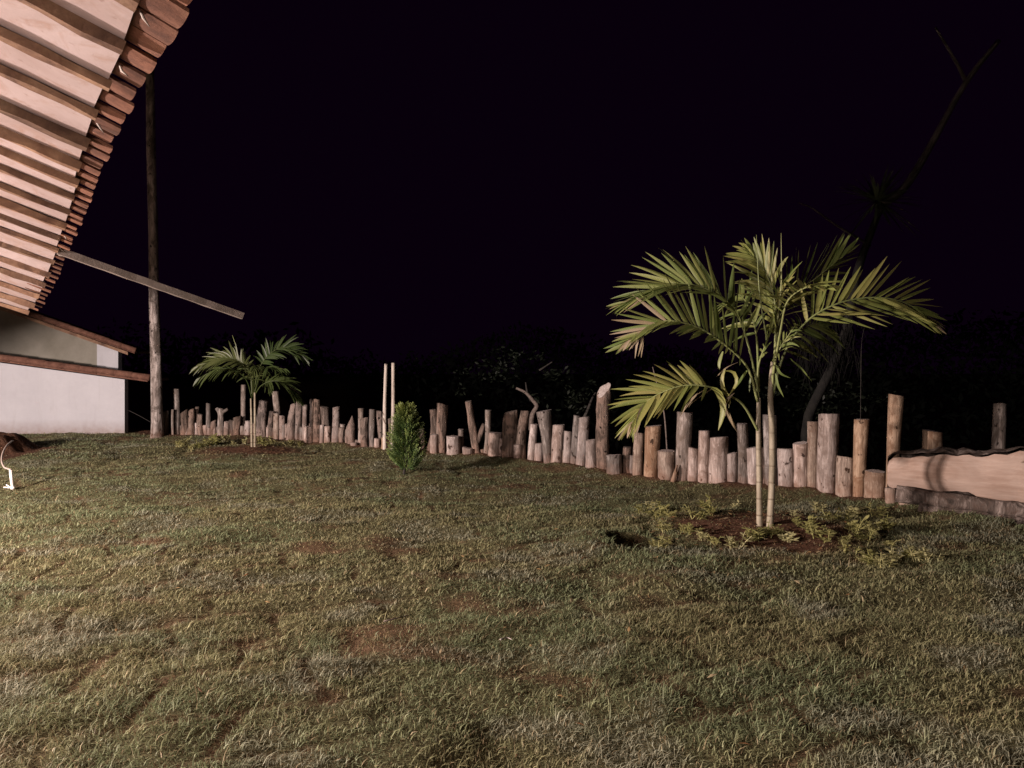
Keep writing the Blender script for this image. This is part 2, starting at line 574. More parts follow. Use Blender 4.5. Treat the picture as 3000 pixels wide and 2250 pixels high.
def bare_mask(x, y):
    """0..1: how bare the turf is (worn earth showing)"""
    a = fbm(x * 0.85 + 3, y * 1.5, 61, 4)
    b = fbm(x * 2.6, y * 4.0 + 5, 66, 3)
    m = 0.62 * sm(0.42 * a + 0.58 * b, 0.575, 0.70)
    s = seams(x, y)
    on = sm(fbm(x * 0.8, y * 0.8, 21, 3), 0.45, 0.62)
    m = np.maximum(m, 0.7 * on * (1 - sm(s, 0.004, 0.03)))
    d = np.hypot(x - BED.x, y - BED.y)
    m = np.maximum(m, 1 - sm(d + 0.25 * (fbm(x * 3, y * 3, 70, 2) - .5), 0.55, 0.88))
    d = np.hypot((x - BED2.x) / 1.5, y - BED2.y)
    m = np.maximum(m, 1 - sm(d + 0.25 * (fbm(x * 3, y * 3, 71, 2) - .5), 0.35, 0.75))
    m = np.maximum(m, 1 - sm(np.hypot((x - HOLE.x) / 0.2, (y - HOLE.y) / 0.13), 0.8, 1.15))
    S = G(0, 1338)
    m = np.maximum(m, 1 - sm(np.hypot((x - S.x) / 0.34, (y - S.y) / 1.5), 0.75, 1.1))
    m = np.maximum(m, 1 - sm(np.hypot((x - MOUND.x) / 0.46, (y - MOUND.y) / 1.0), 0.85, 1.05))
    yf = np.interp(x, FX, FY)
    m = np.maximum(m, sm(y - yf + 0.22 * fbm(x * 4, y * 4, 80, 2), -0.22, 0.05))
    return m


def build_ground():
    xs = ground_axis(-11.0, 7.5, 0.05, 420)
    ys = ground_axis(1.0, 17.0, 0.05, 420)
    X, Y = np.meshgrid(xs, ys)
    Z = terrain(X, Y)
    nx, ny = len(xs), len(ys)
    co = np.stack([X, Y, Z], -1).reshape(-1, 3)
    idx = np.arange(nx * ny).reshape(ny, nx)
    quads = np.stack([idx[:-1, :-1], idx[:-1, 1:], idx[1:, 1:], idx[1:, :-1]], -1).reshape(-1, 4)
    me = np_mesh('ground', co, quads)
    at_ = me.attributes.new('bare', 'FLOAT', 'POINT')
    at_.data.foreach_set('value', bare_mask(X, Y).reshape(-1).astype(np.float32))
    me.polygons.foreach_set('use_smooth', np.ones(len(quads), bool))
    m, nt, b = new_mat('lawn_soil', 0.95, 0.1)
    a = N(nt, 'ShaderNodeAttribute', attribute_name='bare')
    g = noise(nt, 22, 8, 0.7)
    soil = ramp(nt, g, [(0.25, (0.045, 0.022, 0.014)), (0.5, (0.125, 0.062, 0.038)), (0.78, (0.23, 0.135, 0.09))])
    g2 = noise(nt, 60, 6, 0.7)
    turf = ramp(nt, g2, [(0.3, (0.055, 0.050, 0.024)), (0.6, (0.14, 0.128, 0.064)), (0.8, (0.22, 0.20, 0.11))])
    col = mix(nt, a.outputs['Fac'], turf, soil)
    nt.links.new(col, b.inputs['Base Color'])
    bump(nt, b, g, 1.0, 0.06)
    me.materials.append(m)
    o = link('ground', me)
    return tag(o, kind='structure')


def np_mesh(name, co, faces):
    """mesh from numpy verts and one (n,k) face array or a list of them"""
    if not isinstance(faces, list):
        faces = [faces]
    me = bpy.data.meshes.new(name)
    me.vertices.add(len(co))
    me.vertices.foreach_set('co', np.ascontiguousarray(co, np.float32).reshape(-1))
    loops = np.concatenate([f.reshape(-1) for f in faces]).astype(np.int32)
    sizes = np.concatenate([np.full(len(f), f.shape[1]) for f in faces]).astype(np.int32)
    starts = np.concatenate([[0], np.cumsum(sizes)[:-1]]).astype(np.int32)
    me.loops.add(len(loops))
    me.loops.foreach_set('vertex_index', loops)
    me.polygons.add(len(sizes))
    me.polygons.foreach_set('loop_start', starts)
    me.polygons.foreach_set('loop_total', sizes)
    me.update(calc_edges=True)
    me.validate()
    return me


def grass_tint(x, y, n):
    """albedo of each blade: olive, yellow-green, grey-green and straw patches"""
    p = fbm(x * 0.9, y * 1.3, 90, 4)
    q = fbm(x * 2.2 + 9, y * 3.0, 95, 3)
    r = RNG.random(n)
    olive = np.array([0.275, 0.270, 0.138]); green = np.array([0.210, 0.248, 0.130])
    greyg = np.array([0.31, 0.315, 0.225]); straw = np.array([0.32, 0.26, 0.15]); rust = np.array([0.25, 0.15, 0.08])
    w = sm(p, 0.35, 0.62)[:, None]
    c = green * (1 - w) + olive * w
    w = (sm(q, 0.52, 0.72) * 0.85)[:, None]
    c = c * (1 - w) + greyg * w
    b = bare_mask(x, y)
    w = np.clip(b * 1.0 + 0.04, 0, 0.9)[:, None] * (r < 0.65)[:, None]
    c = c * (1 - w) + rust * w
    k = (r > 0.91)[:, None]
    c = np.where(k, straw, c)
    c = c * (0.72 + 0.5 * RNG.random(n))[:, None]
    return c


def build_grass():
    allco, q4, t3, tint = [], [], [], []
    off = 0
    zones = [(2.15, 4.4, 10500, 0.0042, 0.028, 3), (4.4, 7.5, 5800, 0.0060, 0.028, 3), (7.5, 11.0, 3200, 0.0095, 0.025, 2), (11.0, 16.3, 1600, 0.015, 0.028, 2)]
    for y0, y1, dens, w0, L0, kind in zones:
        hw = 0.80
        area = hw * (y1 * y1 - y0 * y0) + 1.2 * (y1 - y0)
        n = int(area * dens)
        u = RNG.random(n)
        y = np.sqrt(y0 * y0 + u * (y1 * y1 - y0 * y0))
        x = (RNG.random(n) * 2 - 1) * (hw * y + 0.6)
        b = bare_mask(x, y)
        clump = fbm(x * 7, y * 7, 33, 2)
        keep = RNG.random(n) < np.clip((1 - 0.80 * b) * (0.45 + 1.1 * clump), 0.0, 1)
        keep &= y < np.interp(x, FX, FY) + 0.05
        keep &= ~((x < -6.9) & (y > 14.75))
        keep &= (np.hypot((x - MOUND.x) / 0.46, (y - MOUND.y) / 1.0) > 0.95) | (RNG.random(n) < 0.03)
        keep &= np.hypot((x - HOLE.x) / 0.19, (y - HOLE.y) / 0.26) > 1.0
        x, y = x[keep], y[keep]
        n = len(x)
        z = terrain(x, y)
        hgt = L0 * (0.45 + 0.8 * RNG.random(n) + 1.1 * (RNG.random(n) > 0.96)) * (0.65 + 0.7 * fbm(x * 2.0, y * 2.0, 52, 3)) * (1 - 0.45 * bare_mask(x, y))
        wid = w0 * (0.55 + 1.0 * RNG.random(n) ** 2)
        az = RNG.random(n) * 6.2832
        lean = (0.3 + 1.7 * RNG.random(n)) * hgt
        la = az + RNG.normal(0, 0.6, n) + 1.57
        wx, wy = np.cos(az) * wid * .5, np.sin(az) * wid * .5
        lx, ly = np.cos(la) * lean, np.sin(la) * lean
        base = np.stack([x, y, z - 0.006], -1)
        W = np.stack([wx, wy, np.zeros(n)], -1)
        midp = base + np.stack([lx * .32, ly * .32, hgt * .62], -1)
        tip = base + np.stack([lx, ly, hgt * (1.0 - 0.25 * RNG.random(n))], -1)
        c = grass_tint(x, y, n)
        if kind == 3:
            v = np.stack([base - W, base + W, midp + W * .8, midp - W * .8, tip], 1)
            i = off + np.arange(n)[:, None] * 5
            q4.append(i + np.array([[0, 1, 2, 3]]))
            t3.append(i + np.array([[3, 2, 4]]))
            k = 5
        else:
            v = np.stack([base - W, base + W, tip], 1)
            i = off + np.arange(n)[:, None] * 3
            t3.append(i + np.array([[0, 1, 2]]))
            k = 3
        off += n * k
        allco.append(v.reshape(-1, 3))
        tint.append(np.repeat(c, k, axis=0))
    co = np.concatenate(allco)
    me = np_mesh('lawn_grass', co, [np.concatenate(q4), np.concatenate(t3)])
    col = np.concatenate(tint)
    a = me.attributes.new('tint', 'FLOAT_COLOR', 'POINT')
    a.data.foreach_set('color', np.concatenate([col, np.ones((len(col), 1))], 1).astype(np.float32).reshape(-1))
    me.materials.append(M['grass'])
    o = link('lawn_grass', me)
    print('grass verts', len(co), 'tris', 2 * sum(len(q) for q in q4) + sum(len(t) for t in t3))
    return tag(o, 'short patchy olive lawn grass with worn reddish spots', 'grass', kind='stuff')


build_ground()
build_grass()

# ------------------------------------------------------------------ pavilion roof (photographer stands under its eave)
OUT = Vector((0.812, 0.584, 0)).normalized()
ALONG = Vector((-0.584, 0.812, 0)).normalized()
SLOPE = 0.344
EAVE = [(563, 0, 2.27), (475, 176, 2.75), (366, 353, 3.4), (302, 490, 4.15), (256, 610, 5.05), (206, 732, 6.2), (165, 827, 7.2), (122, 905, 8.15), (100, 925, 8.5)]
_ep = [at(*e) for e in EAVE]
_ep = [_ep[0] + (_ep[0] - _ep[2]).normalized() * 6.0 + Vector((0, 0, 0.0))] + _ep
_ep[0].z = _ep[1].z
_et = [p.y for p in _ep]


def eave(t):
    return Vector((np.interp(t, _et, [p.x for p in _ep]), t, np.interp(t, _et, [p.z for p in _ep])))


def up_roof(t, s, dz=0.0):
    """point on the roof underside, s metres in from the tile edge"""
    return eave(t) - OUT * s + Vector((0, 0, SLOPE * s + dz))


ROOF_W = 7.6
pav = empty('pavilion', (-6.0, 2.6, 0), 'pavilion roof with pale ceiling panels, brown rafters and clay tile edge, upper left', 'roof')
T0, T1, PITCH_T = -2.2, 8.42, 0.372
ts = []
t = T1 - 0.02
while t > T0:
    ts.append(t)
    t -= PITCH_T * random.uniform(0.86, 1.14)
ts = ts[::-1]
up = (OUT * SLOPE + Vector((0, 0, 1))).normalized()
rd = (OUT - Vector((0, 0, SLOPE))).normalized()


def wavy_box(a, b, hw, hh, side, upv, nseg, rough, seed):
    """long timber with slightly uneven faces"""
    r = random.Random(seed)
    V, Fc = [], []
    for i in range(nseg + 1):
        c = a.lerp(b, i / nseg)
        for sx, sz in ((-1, -1), (1, -1), (1, 1), (-1, 1)):
            V.append(c + side * (sx * hw + r.uniform(-1, 1) * rough) + upv * (sz * hh + r.uniform(-1, 1) * rough))
    for i in range(nseg):
        for k in range(4):
            p = i * 4 + k
            q = i * 4 + (k + 1) % 4
            Fc.append((p, q, q + 4, p + 4))
    Fc.append((0, 1, 2, 3)[::-1])
    Fc.append(tuple(nseg * 4 + k for k in range(4)))
    return V, Fc


over = lambda t: float(np.interp(t, [2.2, 4.0, 8.5], [0.120, 0.095, 0.065]))
for i, t in enumerate(ts):
    ov = over(t)
    hw, hh = random.uniform(0.018, 0.036), random.uniform(0.016, 0.028)
    a = up_roof(t, ov + random.uniform(-0.004, 0.012), -hh)
    b = up_roof(t, ROOF_W, -hh) + ALONG * random.uniform(-.16, .16)
    V, Fc = wavy_box(a, b, hw, hh, ALONG, up, 60, 0.0065, i)
    mesh_obj('rafter', V, Fc, M['rafter'], pav, smooth=False)
    if i + 1 < len(ts):
        t2 = ts[i + 1]
        n = 10
        V, Fc = [], []
        e0 = ov + random.uniform(0.0, 0.02)
        for k in range(n + 1):
            s = e0 + (ROOF_W - e0) * (k / n)
            for tt in (t + 0.008, t2 - 0.008):
                for dz in (0.004, 0.016):
                    V.append(up_roof(tt, s, dz + 0.004 * math.sin(k * 1.7 + i)))
        for k in range(n):
            o = k * 4
            Fc += [(o, o + 2, o + 6, o + 4), (o + 1, o + 5, o + 7, o + 3), (o, o + 4, o + 5, o + 1), (o + 2, o + 3, o + 7, o + 6)]
        Fc += [(0, 1, 3, 2), (n * 4, n * 4 + 2, n * 4 + 3, n * 4 + 1)]
        mesh_obj('ceiling_panel', V, Fc, M['panel'], pav, smooth=False)

# the long rafter that runs on past the eave
tb = 6.22
a = up_roof(tb, 2.2, -0.02)
p0 = at(190, 741, 6.28)
p1 = at(711, 926, 7.14)
d = (p1 - p0).normalized()
side = d.cross(Vector((0, 0, 1))).normalized()
upv = side.cross(d).normalized()
if upv.z < 0: upv = -upv
V, Fc = wavy_box(p0 - d * 0.05, p1, 0.030, 0.030, side, upv, 18, 0.0022, 99)
o = mesh_obj('projecting_rafter', V, Fc, M['beam'], pav, smooth=False)
tag(o, 'pale squared rafter sticking out past the eave')

# roof covering above the ceiling
V, Fc = [], []
tl = list(np.linspace(T0, T1, 40))
for t in tl:
    for s, dz in ((0.10, 0.045), (ROOF_W, 0.045), (ROOF_W, 0.10), (0.10, 0.10)):
        V.append(up_roof(t, s, dz))
for i in range(len(tl) - 1):
    for k in range(4):
        p = i * 4 + k; q = i * 4 + (k + 1) % 4
        Fc.append((p, q, q + 4, p + 4))
Fc += [(0, 1, 2, 3), tuple(len(V) - 4 + k for k in range(4))]
mesh_obj('roof_deck', V, Fc, M['clay'], pav, smooth=False)
# far slope, falling away from the ridge
V = []
for t in (T0, T1):
    r0 = up_roof(t, ROOF_W, 0.10)
    V += [r0, r0 - OUT * ROOF_W - Vector((0, 0, SLOPE * ROOF_W)), r0 - OUT * ROOF_W - Vector((0, 0, SLOPE * ROOF_W + .06)), r0 - Vector((0, 0, .06))]
mesh_obj('far_roof_slope', V, [(0, 4, 5, 1), (1, 5, 6, 2), (2, 6, 7, 3), (3, 7, 4, 0), (0, 1, 2, 3), (4, 7, 6, 5)], M['clay'], pav, smooth=False)

# clay tiles along the eave: shallow troughs, each its own piece
def eave_tile(t, w, seed):
    r = random.Random(seed)
    V, Fc = [], []
    n = 6
    jz = r.uniform(-0.006, 0.006); js = r.uniform(-0.012, 0.012)
    for s in (js, 0.20):
        for th in (0.0, 0.013):
            for k in range(n + 1):
                f = k / n - 0.5
                p = up_roof(t, s, 0.012 + 0.010 * (4 * f * f) + 0.013 * f + th + jz + (0.010 if s > 0.1 else 0.0))
                V.append(p + ALONG * (f * w))
    m = n + 1
    for k in range(n):
        a0, b0, a1, b1 = k, m + k, 2 * m + k, 3 * m + k
        Fc += [(a0, a1, a1 + 1, a0 + 1), (b0, b0 + 1, b1 + 1, b1), (a0, a0 + 1, b0 + 1, b0), (a1, b1, b1 + 1, a1 + 1)]
    Fc += [(0, m, 3 * m, 2 * m), (n, 2 * m + n, 3 * m + n, m + n)]
    return mesh_obj('eave_tile', V, Fc, M['clay'], pav, smooth=False)


t = T0 + 0.1
k = 0
while t < T1:
    eave_tile(t, random.uniform(0.168, 0.178), k)
    t += 0.172 / 1.232 * 1.05
    k += 1
# lumps of mortar and straw bedding where the tiles meet the ceiling
for i in range(6):
    t = random.choice([2.45, 2.55, 3.1, 3.7, 3.9, 4.3, 5.5, 5.9, 6.4, 7.0]) + random.uniform(-.2, .2)
    c = up_roof(t, over(t) - 0.01, 0.006)
    V, Fc = tube([c + Vector((0, 0, .012)), c + rd * random.uniform(0, .02) - Vector((0, 0, random.uniform(0, .012))),
                  c + rd * random.uniform(0.01, .05) - Vector((0, 0, random.uniform(0.01, .03)))], [0.003, 0.0045, 0.0012], 6, True, 0.4, i)
    mesh_obj('mortar_lump', V, Fc, M['mortar'], pav)
# columns carrying the roof, and an unseen board added to block lamp light
for t, s in ((-1.4, 1.0), (8.1, 5.8)):
    b = eave(t) - OUT * s
    tp = up_roof(t, s, -0.06)
    V, Fc = tube([Vector((b.x, b.y, -0.05)), Vector((b.x, b.y, tp.z / 2)), tp], [0.10, 0.095, 0.09], 12, True, 0.06, 3)
    mesh_obj('column', V, Fc, M['orange'], pav)
gp = [(1.0, 2.04), (3.4, 2.06), (3.7, 2.40), (4.5, 2.40), (4.9, 2.28), (5.3, 2.12), (ROOF_W, 2.05)]  # lower edge stepped to shade the pole's upper part and the upper wall
bot = []
for s_, z_ in gp:
    q = up_roof(T1, s_, 0)
    bot.append(Vector((q.x, q.y, z_)))
top_ = [up_roof(T1, s_, 0) for s_, z_ in gp[::-1]]
ring = bot + top_
nr = len(ring)
V = ring + [v + ALONG * 0.025 for v in ring]
Fc = []
for k in range(len(gp) - 1):
    a0, a1, b1_, b0_ = k, k + 1, nr - 2 - k, nr - 1 - k
    Fc += [(a0, a1, b1_, b0_), (a0 + nr, b0_ + nr, b1_ + nr, a1 + nr)]
for k in range(nr):
    Fc.append((k, k + nr, (k + 1) % nr + nr, (k + 1) % nr))
mesh_obj('shade_board', V, Fc, M['rafter'], pav, smooth=False)

# paved floor under the pavilion
V = []
for zz in (0.12, -0.2):
    for t, s in ((T0, 1.35), (T1 - .6, 1.35), (T1 - .6, 13), (T0, 13)):
        p = eave(min(max(t, T0), T1)) - OUT * s
        V.append(Vector((p.x, p.y, zz)))
tag(mesh_obj('patio', V, [(0, 1, 2, 3), (7, 6, 5, 4), (0, 4, 5, 1), (1, 5, 6, 2), (2, 6, 7, 3), (3, 7, 4, 0)], M['concrete'], smooth=False), kind='structure')


# hanging lamps inside the pavilion (outside the frame) that light the garden
def hanging_lamp(spec, label):
    p = Vector(spec['loc'])
    root = empty('hanging_lamp', p, label, 'lamp')
    V, Fc = tube([p + Vector((0, 0, 0.14)), p + Vector((0, 0, 1.1))], [0.006, 0.006], 6)
    mesh_obj('cord', V, Fc, M['cable'], root)
    prof = [(0.02, 0.16), (0.06, 0.15), (0.20, 0.115), (0.21, 0.112)]
    V, Fc = [], []
    for r, z in prof:
        for k in range(20):
            a = 6.28318 * k / 20
            V.append(p + Vector((r * math.cos(a), r * math.sin(a), z)))
    for i in range(len(prof) - 1):
        for k in range(20):
            Fc.append((i * 20 + k, i * 20 + (k + 1) % 20, i * 20 + 20 + (k + 1) % 20, i * 20 + 20 + k))
    mesh_obj('lamp_shade', V, Fc, M['pvc'], root)
    ld = bpy.data.lights.new('lamp_bulb', 'POINT')
    ld.energy = spec['power']
    ld.color = LAMP_COL
    ld.shadow_soft_size = 0.15
    lo = bpy.data.objects.new('lamp_bulb', ld)
    lo.location = p
    C.objects.link(lo)
    set_parent(lo, root)
    return root


hanging_lamp(LAMP_MAIN, 'hanging lamp deep inside the pavilion')
hanging_lamp(LAMP_NEAR, 'hanging lamp under the pavilion roof behind the viewer')

# ------------------------------------------------------------------ outbuilding at the left
TB = 14.75
ob = empty('outbuilding', at(180, 1272, TB), 'low white outbuilding with tiled lean-to roof beyond the lawn at left', 'building')


def slab_poly(name, pts, depth, mat, parent, smooth=False):
    """extrude a front polygon back along +y"""
    n = len(pts)
    V = list(pts) + [p + Vector((0, depth, 0)) for p in pts]
    Fc = [tuple(range(n)), tuple(range(2 * n - 1, n - 1, -1))]
    for k in range(n):
        Fc.append((k, k + n, (k + 1) % n + n, (k + 1) % n))
    return mesh_obj(name, V, Fc, mat, parent, smooth)


slab_poly('wall', [at(-420, 1290, TB), at(365, 1290, TB), at(365, 1112, TB), at(-420, 1006, TB)], 0.14, M['plaster'], ob)
# lean-to roof: deck and a verge row of tiles seen edge-on
a = at(-420, 1000, TB); b = at(441, 1118, TB)
slab_poly('lean_to_roof', [a + Vector((0, -.12, 0)), b + Vector((0, -.12, 0)), b + Vector((0, -.12, 0.05)), a + Vector((0, -.12, .05))], 0.9, M['oldclay'], ob)
nt_ = 17
for k in range(nt_):
    p = a.lerp(b, k / nt_); q = a.lerp(b, (k + 1.12) / nt_)
    c = p.lerp(q, .5) + Vector((0, -0.10, 0.085 + random.uniform(-.006, .006)))
    dv = (q - p) * 0.5
    V, Fc = tube([c - dv, c, c + dv], [0.058, 0.064, 0.070], 10, True, 0.03, k)
    mesh_obj('verge_tile', V, Fc, M['oldclay'], ob)
# taller part behind with its own sloping verge
TU = 16.2
slab_poly('upper_wall', [at(-420, 1130, TU), at(284, 1130, TU), at(284, 992, TU), at(-420, 765, TU)], 0.14, M['dimplaster'], ob)
slab_poly('lit_wall_end', [at(284, 1130, TU - .12), at(346, 1130, TU - .12), at(346, 1012, TU - .12), at(284, 990, TU - .12)], 0.16, M['plaster'], ob)  # lit end of the upper wall, brightness put into paler plaster
a = at(-420, 740, TU); b = at(418, 1036, TU)
slab_poly('upper_roof', [a + Vector((0, -.35, 0)), b + Vector((0, -.35, 0)), b + Vector((0, -.35, 0.05)), a + Vector((0, -.35, .05))], 0.7, M['oldclay'], ob)
slab_poly('verge_board', [a + Vector((0, -.40, -.07)), b + Vector((-.12, -.40, -.07 + .04)), b + Vector((-.12, -.40, .035)), a + Vector((0, -.40, 0))], 0.03, M['rafter'], ob)
for k in range(22):
    p = a.lerp(b, k / 22); q = a.lerp(b, (k + 1.12) / 22)
    c = p.lerp(q, .5) + Vector((0, -0.36, 0.075 + random.uniform(-.006, .006)))
    dv = (q - p) * 0.5
    V, Fc = tube([c - dv, c, c + dv], [0.050, 0.056, 0.062], 10, True, 0.03, k + 40)
    mesh_obj('verge_tile', V, Fc, M['oldclay'], ob)

# tall pole in front of it
pb = G(459, 1281)
pts = [at(460, 1290, pb.y), at(458, 1100, pb.y), at(452, 900, pb.y), at(449, 700, pb.y), at(443, 450, pb.y), at(438, 150, pb.y), at(434, -150, pb.y)]
V, Fc = tube(catmull(pts, 44), list(np.interp(np.linspace(0, 1, 44), [0, .04, .15, .5, 1], [.125, .108, .098, .085, .07])), 18, True, 0.045, 5)
tag(mesh_obj('wooden_pole', V, Fc, M['pole']), 'tall mottled round pole rising into the dark beside the white outbuilding', 'pole')
# thin stay cable behind the pole
M['cable2'] = plain('dark_cable', (0.03, 0.027, 0.025), (0.06, 0.055, 0.05), 20, 0.6)
V, Fc = tube(catmull([at(368, 1198, 14.9), at(410, 1219, 14.8), at(452, 1243, 14.6)], 8), [0.005] * 8, 5)
tag(mesh_obj('stay_cable', V, Fc, M['cable2']), 'thin slack cable between the white outbuilding and the tall pole', 'cable')

# ------------------------------------------------------------------ palisade
FENCE = [
    # top-left, top-right, base-left, base-right, top y, material, extras
    (481, 494, 481, 494, 1204, 'grey', {}), (502, 510, 502, 510, 1200, 'grey', {}), (508, 525, 508, 525, 1140, 'grey', {'dt': .15}),
    (527, 551, 526, 546, 1206, 'bark', {'tilt': .5}), (552, 572, 548, 566, 1202, 'bark', {'tilt': .6}), (573, 583, 566, 576, 1192, 'bark', {'dt': .12}),
    (578, 592, 584, 602, 1214, 'bark', {}), (604, 618, 603, 617, 1182, 'grey', {'dt': .12}), (618, 635, 617, 633, 1234, 'bark', {'tilt': .6}),
    (640, 655, 634, 657, 1197, 'grey', {'fork': 1}), (657, 672, 656, 671, 1236, 'peeled', {}), (671, 686, 670, 685, 1232, 'bark', {}),
    (684, 708, 684, 706, 1222, 'bark', {'tilt': .4}), (706, 721, 706, 721, 1128, 'grey', {'dt': .2}), (718, 735, 718, 735, 1233, 'peeled', {}),
    (735, 752, 735, 752, 1240, 'bark', {}), (760, 784, 750, 784, 1174, 'bark', {'bulge': .12}), (780, 790, 780, 790, 1252, 'peeled', {}),
    (789, 803, 787, 801, 1205, 'bark', {}), (797, 816, 800, 818, 1147, 'grey', {'dt': .2, 'mid': 6}), (801, 818, 801, 818, 1211, 'orange', {'v': 1}),
    (818, 836, 818, 836, 1218, 'peeled', {}), (835, 850, 835, 850, 1242, 'peeled', {}), (852, 868, 838, 862, 1184, 'bark', {'tilt': .5}),
    (869, 886, 866, 884, 1177, 'bark', {'bulge': .15}), (887, 902, 886, 900, 1186, 'peeled', {}), (891, 914, 891, 914, 1250, 'peeled', {'dt': -.1}),
    (908, 915, 914, 922, 1170, 'bark', {}), (916, 940, 912, 934, 1172, 'bark', {'bulge': .18}), (938, 962, 950, 972, 1193, 'bark', {'dt': .1, 'tilt': -.2}),
    (937, 950, 935, 947, 1245, 'peeled', {'dt': -.1}), (950, 969, 950, 968, 1249, 'peeled', {'dt': -.1}), (975, 996, 970, 992, 1193, 'peeled', {}),
    (993, 1009, 993, 1010, 1252, 'bark', {}), (1020, 1044, 1014, 1044, 1218, 'bark', {'point': 1}), (1026, 1047, 1026, 1047, 1297, 'peeled', {'dt': -.1}),
    (1049, 1067, 1049, 1067, 1197, 'grey', {'dt': .15}), (1057, 1081, 1058, 1080, 1225, 'bark', {'tilt': .3}), (1082, 1099, 1082, 1099, 1200, 'grey', {}),
    (1096, 1114, 1096, 1114, 1285, 'peeled', {'dt': -.1}), (1103, 1124, 1118, 1134, 1205, 'bark', {'dt': .1}), (1116, 1149, 1114, 1148, 1280, 'orange', {'dt': -.1}),
    (1137, 1147, 1138, 1148, 1227, 'grey', {}), (1258, 1277, 1240, 1260, 1200, 'bark', {'mid': 9}), (1260, 1284, 1260, 1284, 1273, 'peeled', {'dt': -.1}),
    (1279, 1315, 1284, 1308, 1185, 'bark', {'bulge': .06, 'v': 1}), (1308, 1348, 1308, 1350, 1278, 'peeled', {'dt': -.1, 'v': 1}), (1341, 1360, 1341, 1358, 1258, 'grey', {'dt': .05}),
    (1355, 1389, 1355, 1389, 1312, 'peeled', {'dt': -.1}), (1362, 1382, 1391, 1413, 1176, 'bark', {'fork2': 1}), (1421, 1440, 1413, 1428, 1202, 'grey', {'mid': 2}),
    (1430, 1472, 1428, 1462, 1268, 'peeled', {'v': 1}), (1478, 1518, 1472, 1505, 1206, 'bark', {'bulge': .25, 'tilt': .35}), (1462, 1476, 1460, 1474, 1285, 'peeled', {'dt': .05}),
    (1528, 1553, 1512, 1544, 1205, 'bark', {'mid': -6}), (1504, 1526, 1504, 1526, 1303, 'peeled', {'dt': -.1}), (1553, 1576, 1543, 1566, 1243, 'peeled', {}),
    (1563, 1593, 1562, 1592, 1299, 'peeled', {'dt': .08}), (1572, 1616, 1594, 1616, 1204, 'grey', {'mid': 2}), (1619, 1656, 1612, 1646, 1245, 'peeled', {}),
    (1652, 1675, 1648, 1672, 1264, 'peeled', {}), (1680, 1702, 1668, 1692, 1218, 'grey', {'dt': .04}), (1697, 1728, 1684, 1714, 1222, 'peeled', {'bulge': .08}),
    (1715, 1748, 1715, 1750, 1289, 'peeled', {'dt': -.06}), (1747, 1790, 1749, 1786, 1143, 'bark', {'cut': 1}), (1775, 1823, 1776, 1822, 1333, 'grey', {'dt': -.1, 'v': 1}),
    (1826, 1850, 1826, 1852, 1310, 'bark', {'dt': .08}), (1858, 1887, 1853, 1883, 1269, 'orange', {}), (1891, 1938, 1884, 1926, 1248, 'orange', {}),
    (1928, 1978, 1926, 1976, 1321, 'orange', {}), (1985, 2031, 1976, 2015, 1209, 'grey', {'sprig': 1}), (2017, 2047, 2014, 2045, 1313, 'peeled', {}),
    (2048, 2079, 2045, 2076, 1262, 'peeled', {}), (2080, 2134, 2077, 2131, 1281, 'peeled', {'v': 1}), (2128, 2159, 2128, 2159, 1328, 'peeled', {}),
    (2159, 2191, 2161, 2192, 1242, 'grey', {}), (2186, 2226, 2192, 2228, 1311, 'peeled', {}), (2224, 2244, 2224, 2244, 1312, 'bark', {'dt': .05}),
    (2237, 2276, 2243, 2278, 1216, 'grey', {'dt': .04}), (2278, 2325, 2282, 2326, 1315, 'peeled', {}), (2324, 2367, 2328, 2366, 1298, 'peeled', {}),
    (2366, 2400, 2366, 2394, 1236, 'orange', {}), (2400, 2458, 2394, 2447, 1213, 'peeled', {'v': 1}), (2452, 2502, 2448, 2498, 1339, 'orange', {}),
    (2504, 2545, 2499, 2532, 1229, 'orange', {}), (2536, 2592, 2534, 2590, 1381, 'orange', {}), (2606, 2646, 2594, 2626, 1158, 'orange', {}),
    (2594, 2624, 2596, 2626, 1430, 'orange', {'dt': -.14}), (2634, 2672, 2634, 2672, 1462, 'orange', {'dt': -.1}),
    (2706, 2758, 2704, 2756, 1263, 'orange', {'dt': .45}), (2912, 2945, 2900, 2940, 1183, 'grey', {'dt': .5, 'split': 1}),
]
fm = G(1500, fence_y(1500))
fence = empty('palisade_fence', fm, 'palisade of upright logs of uneven height along the far edge of the lawn', 'fence')


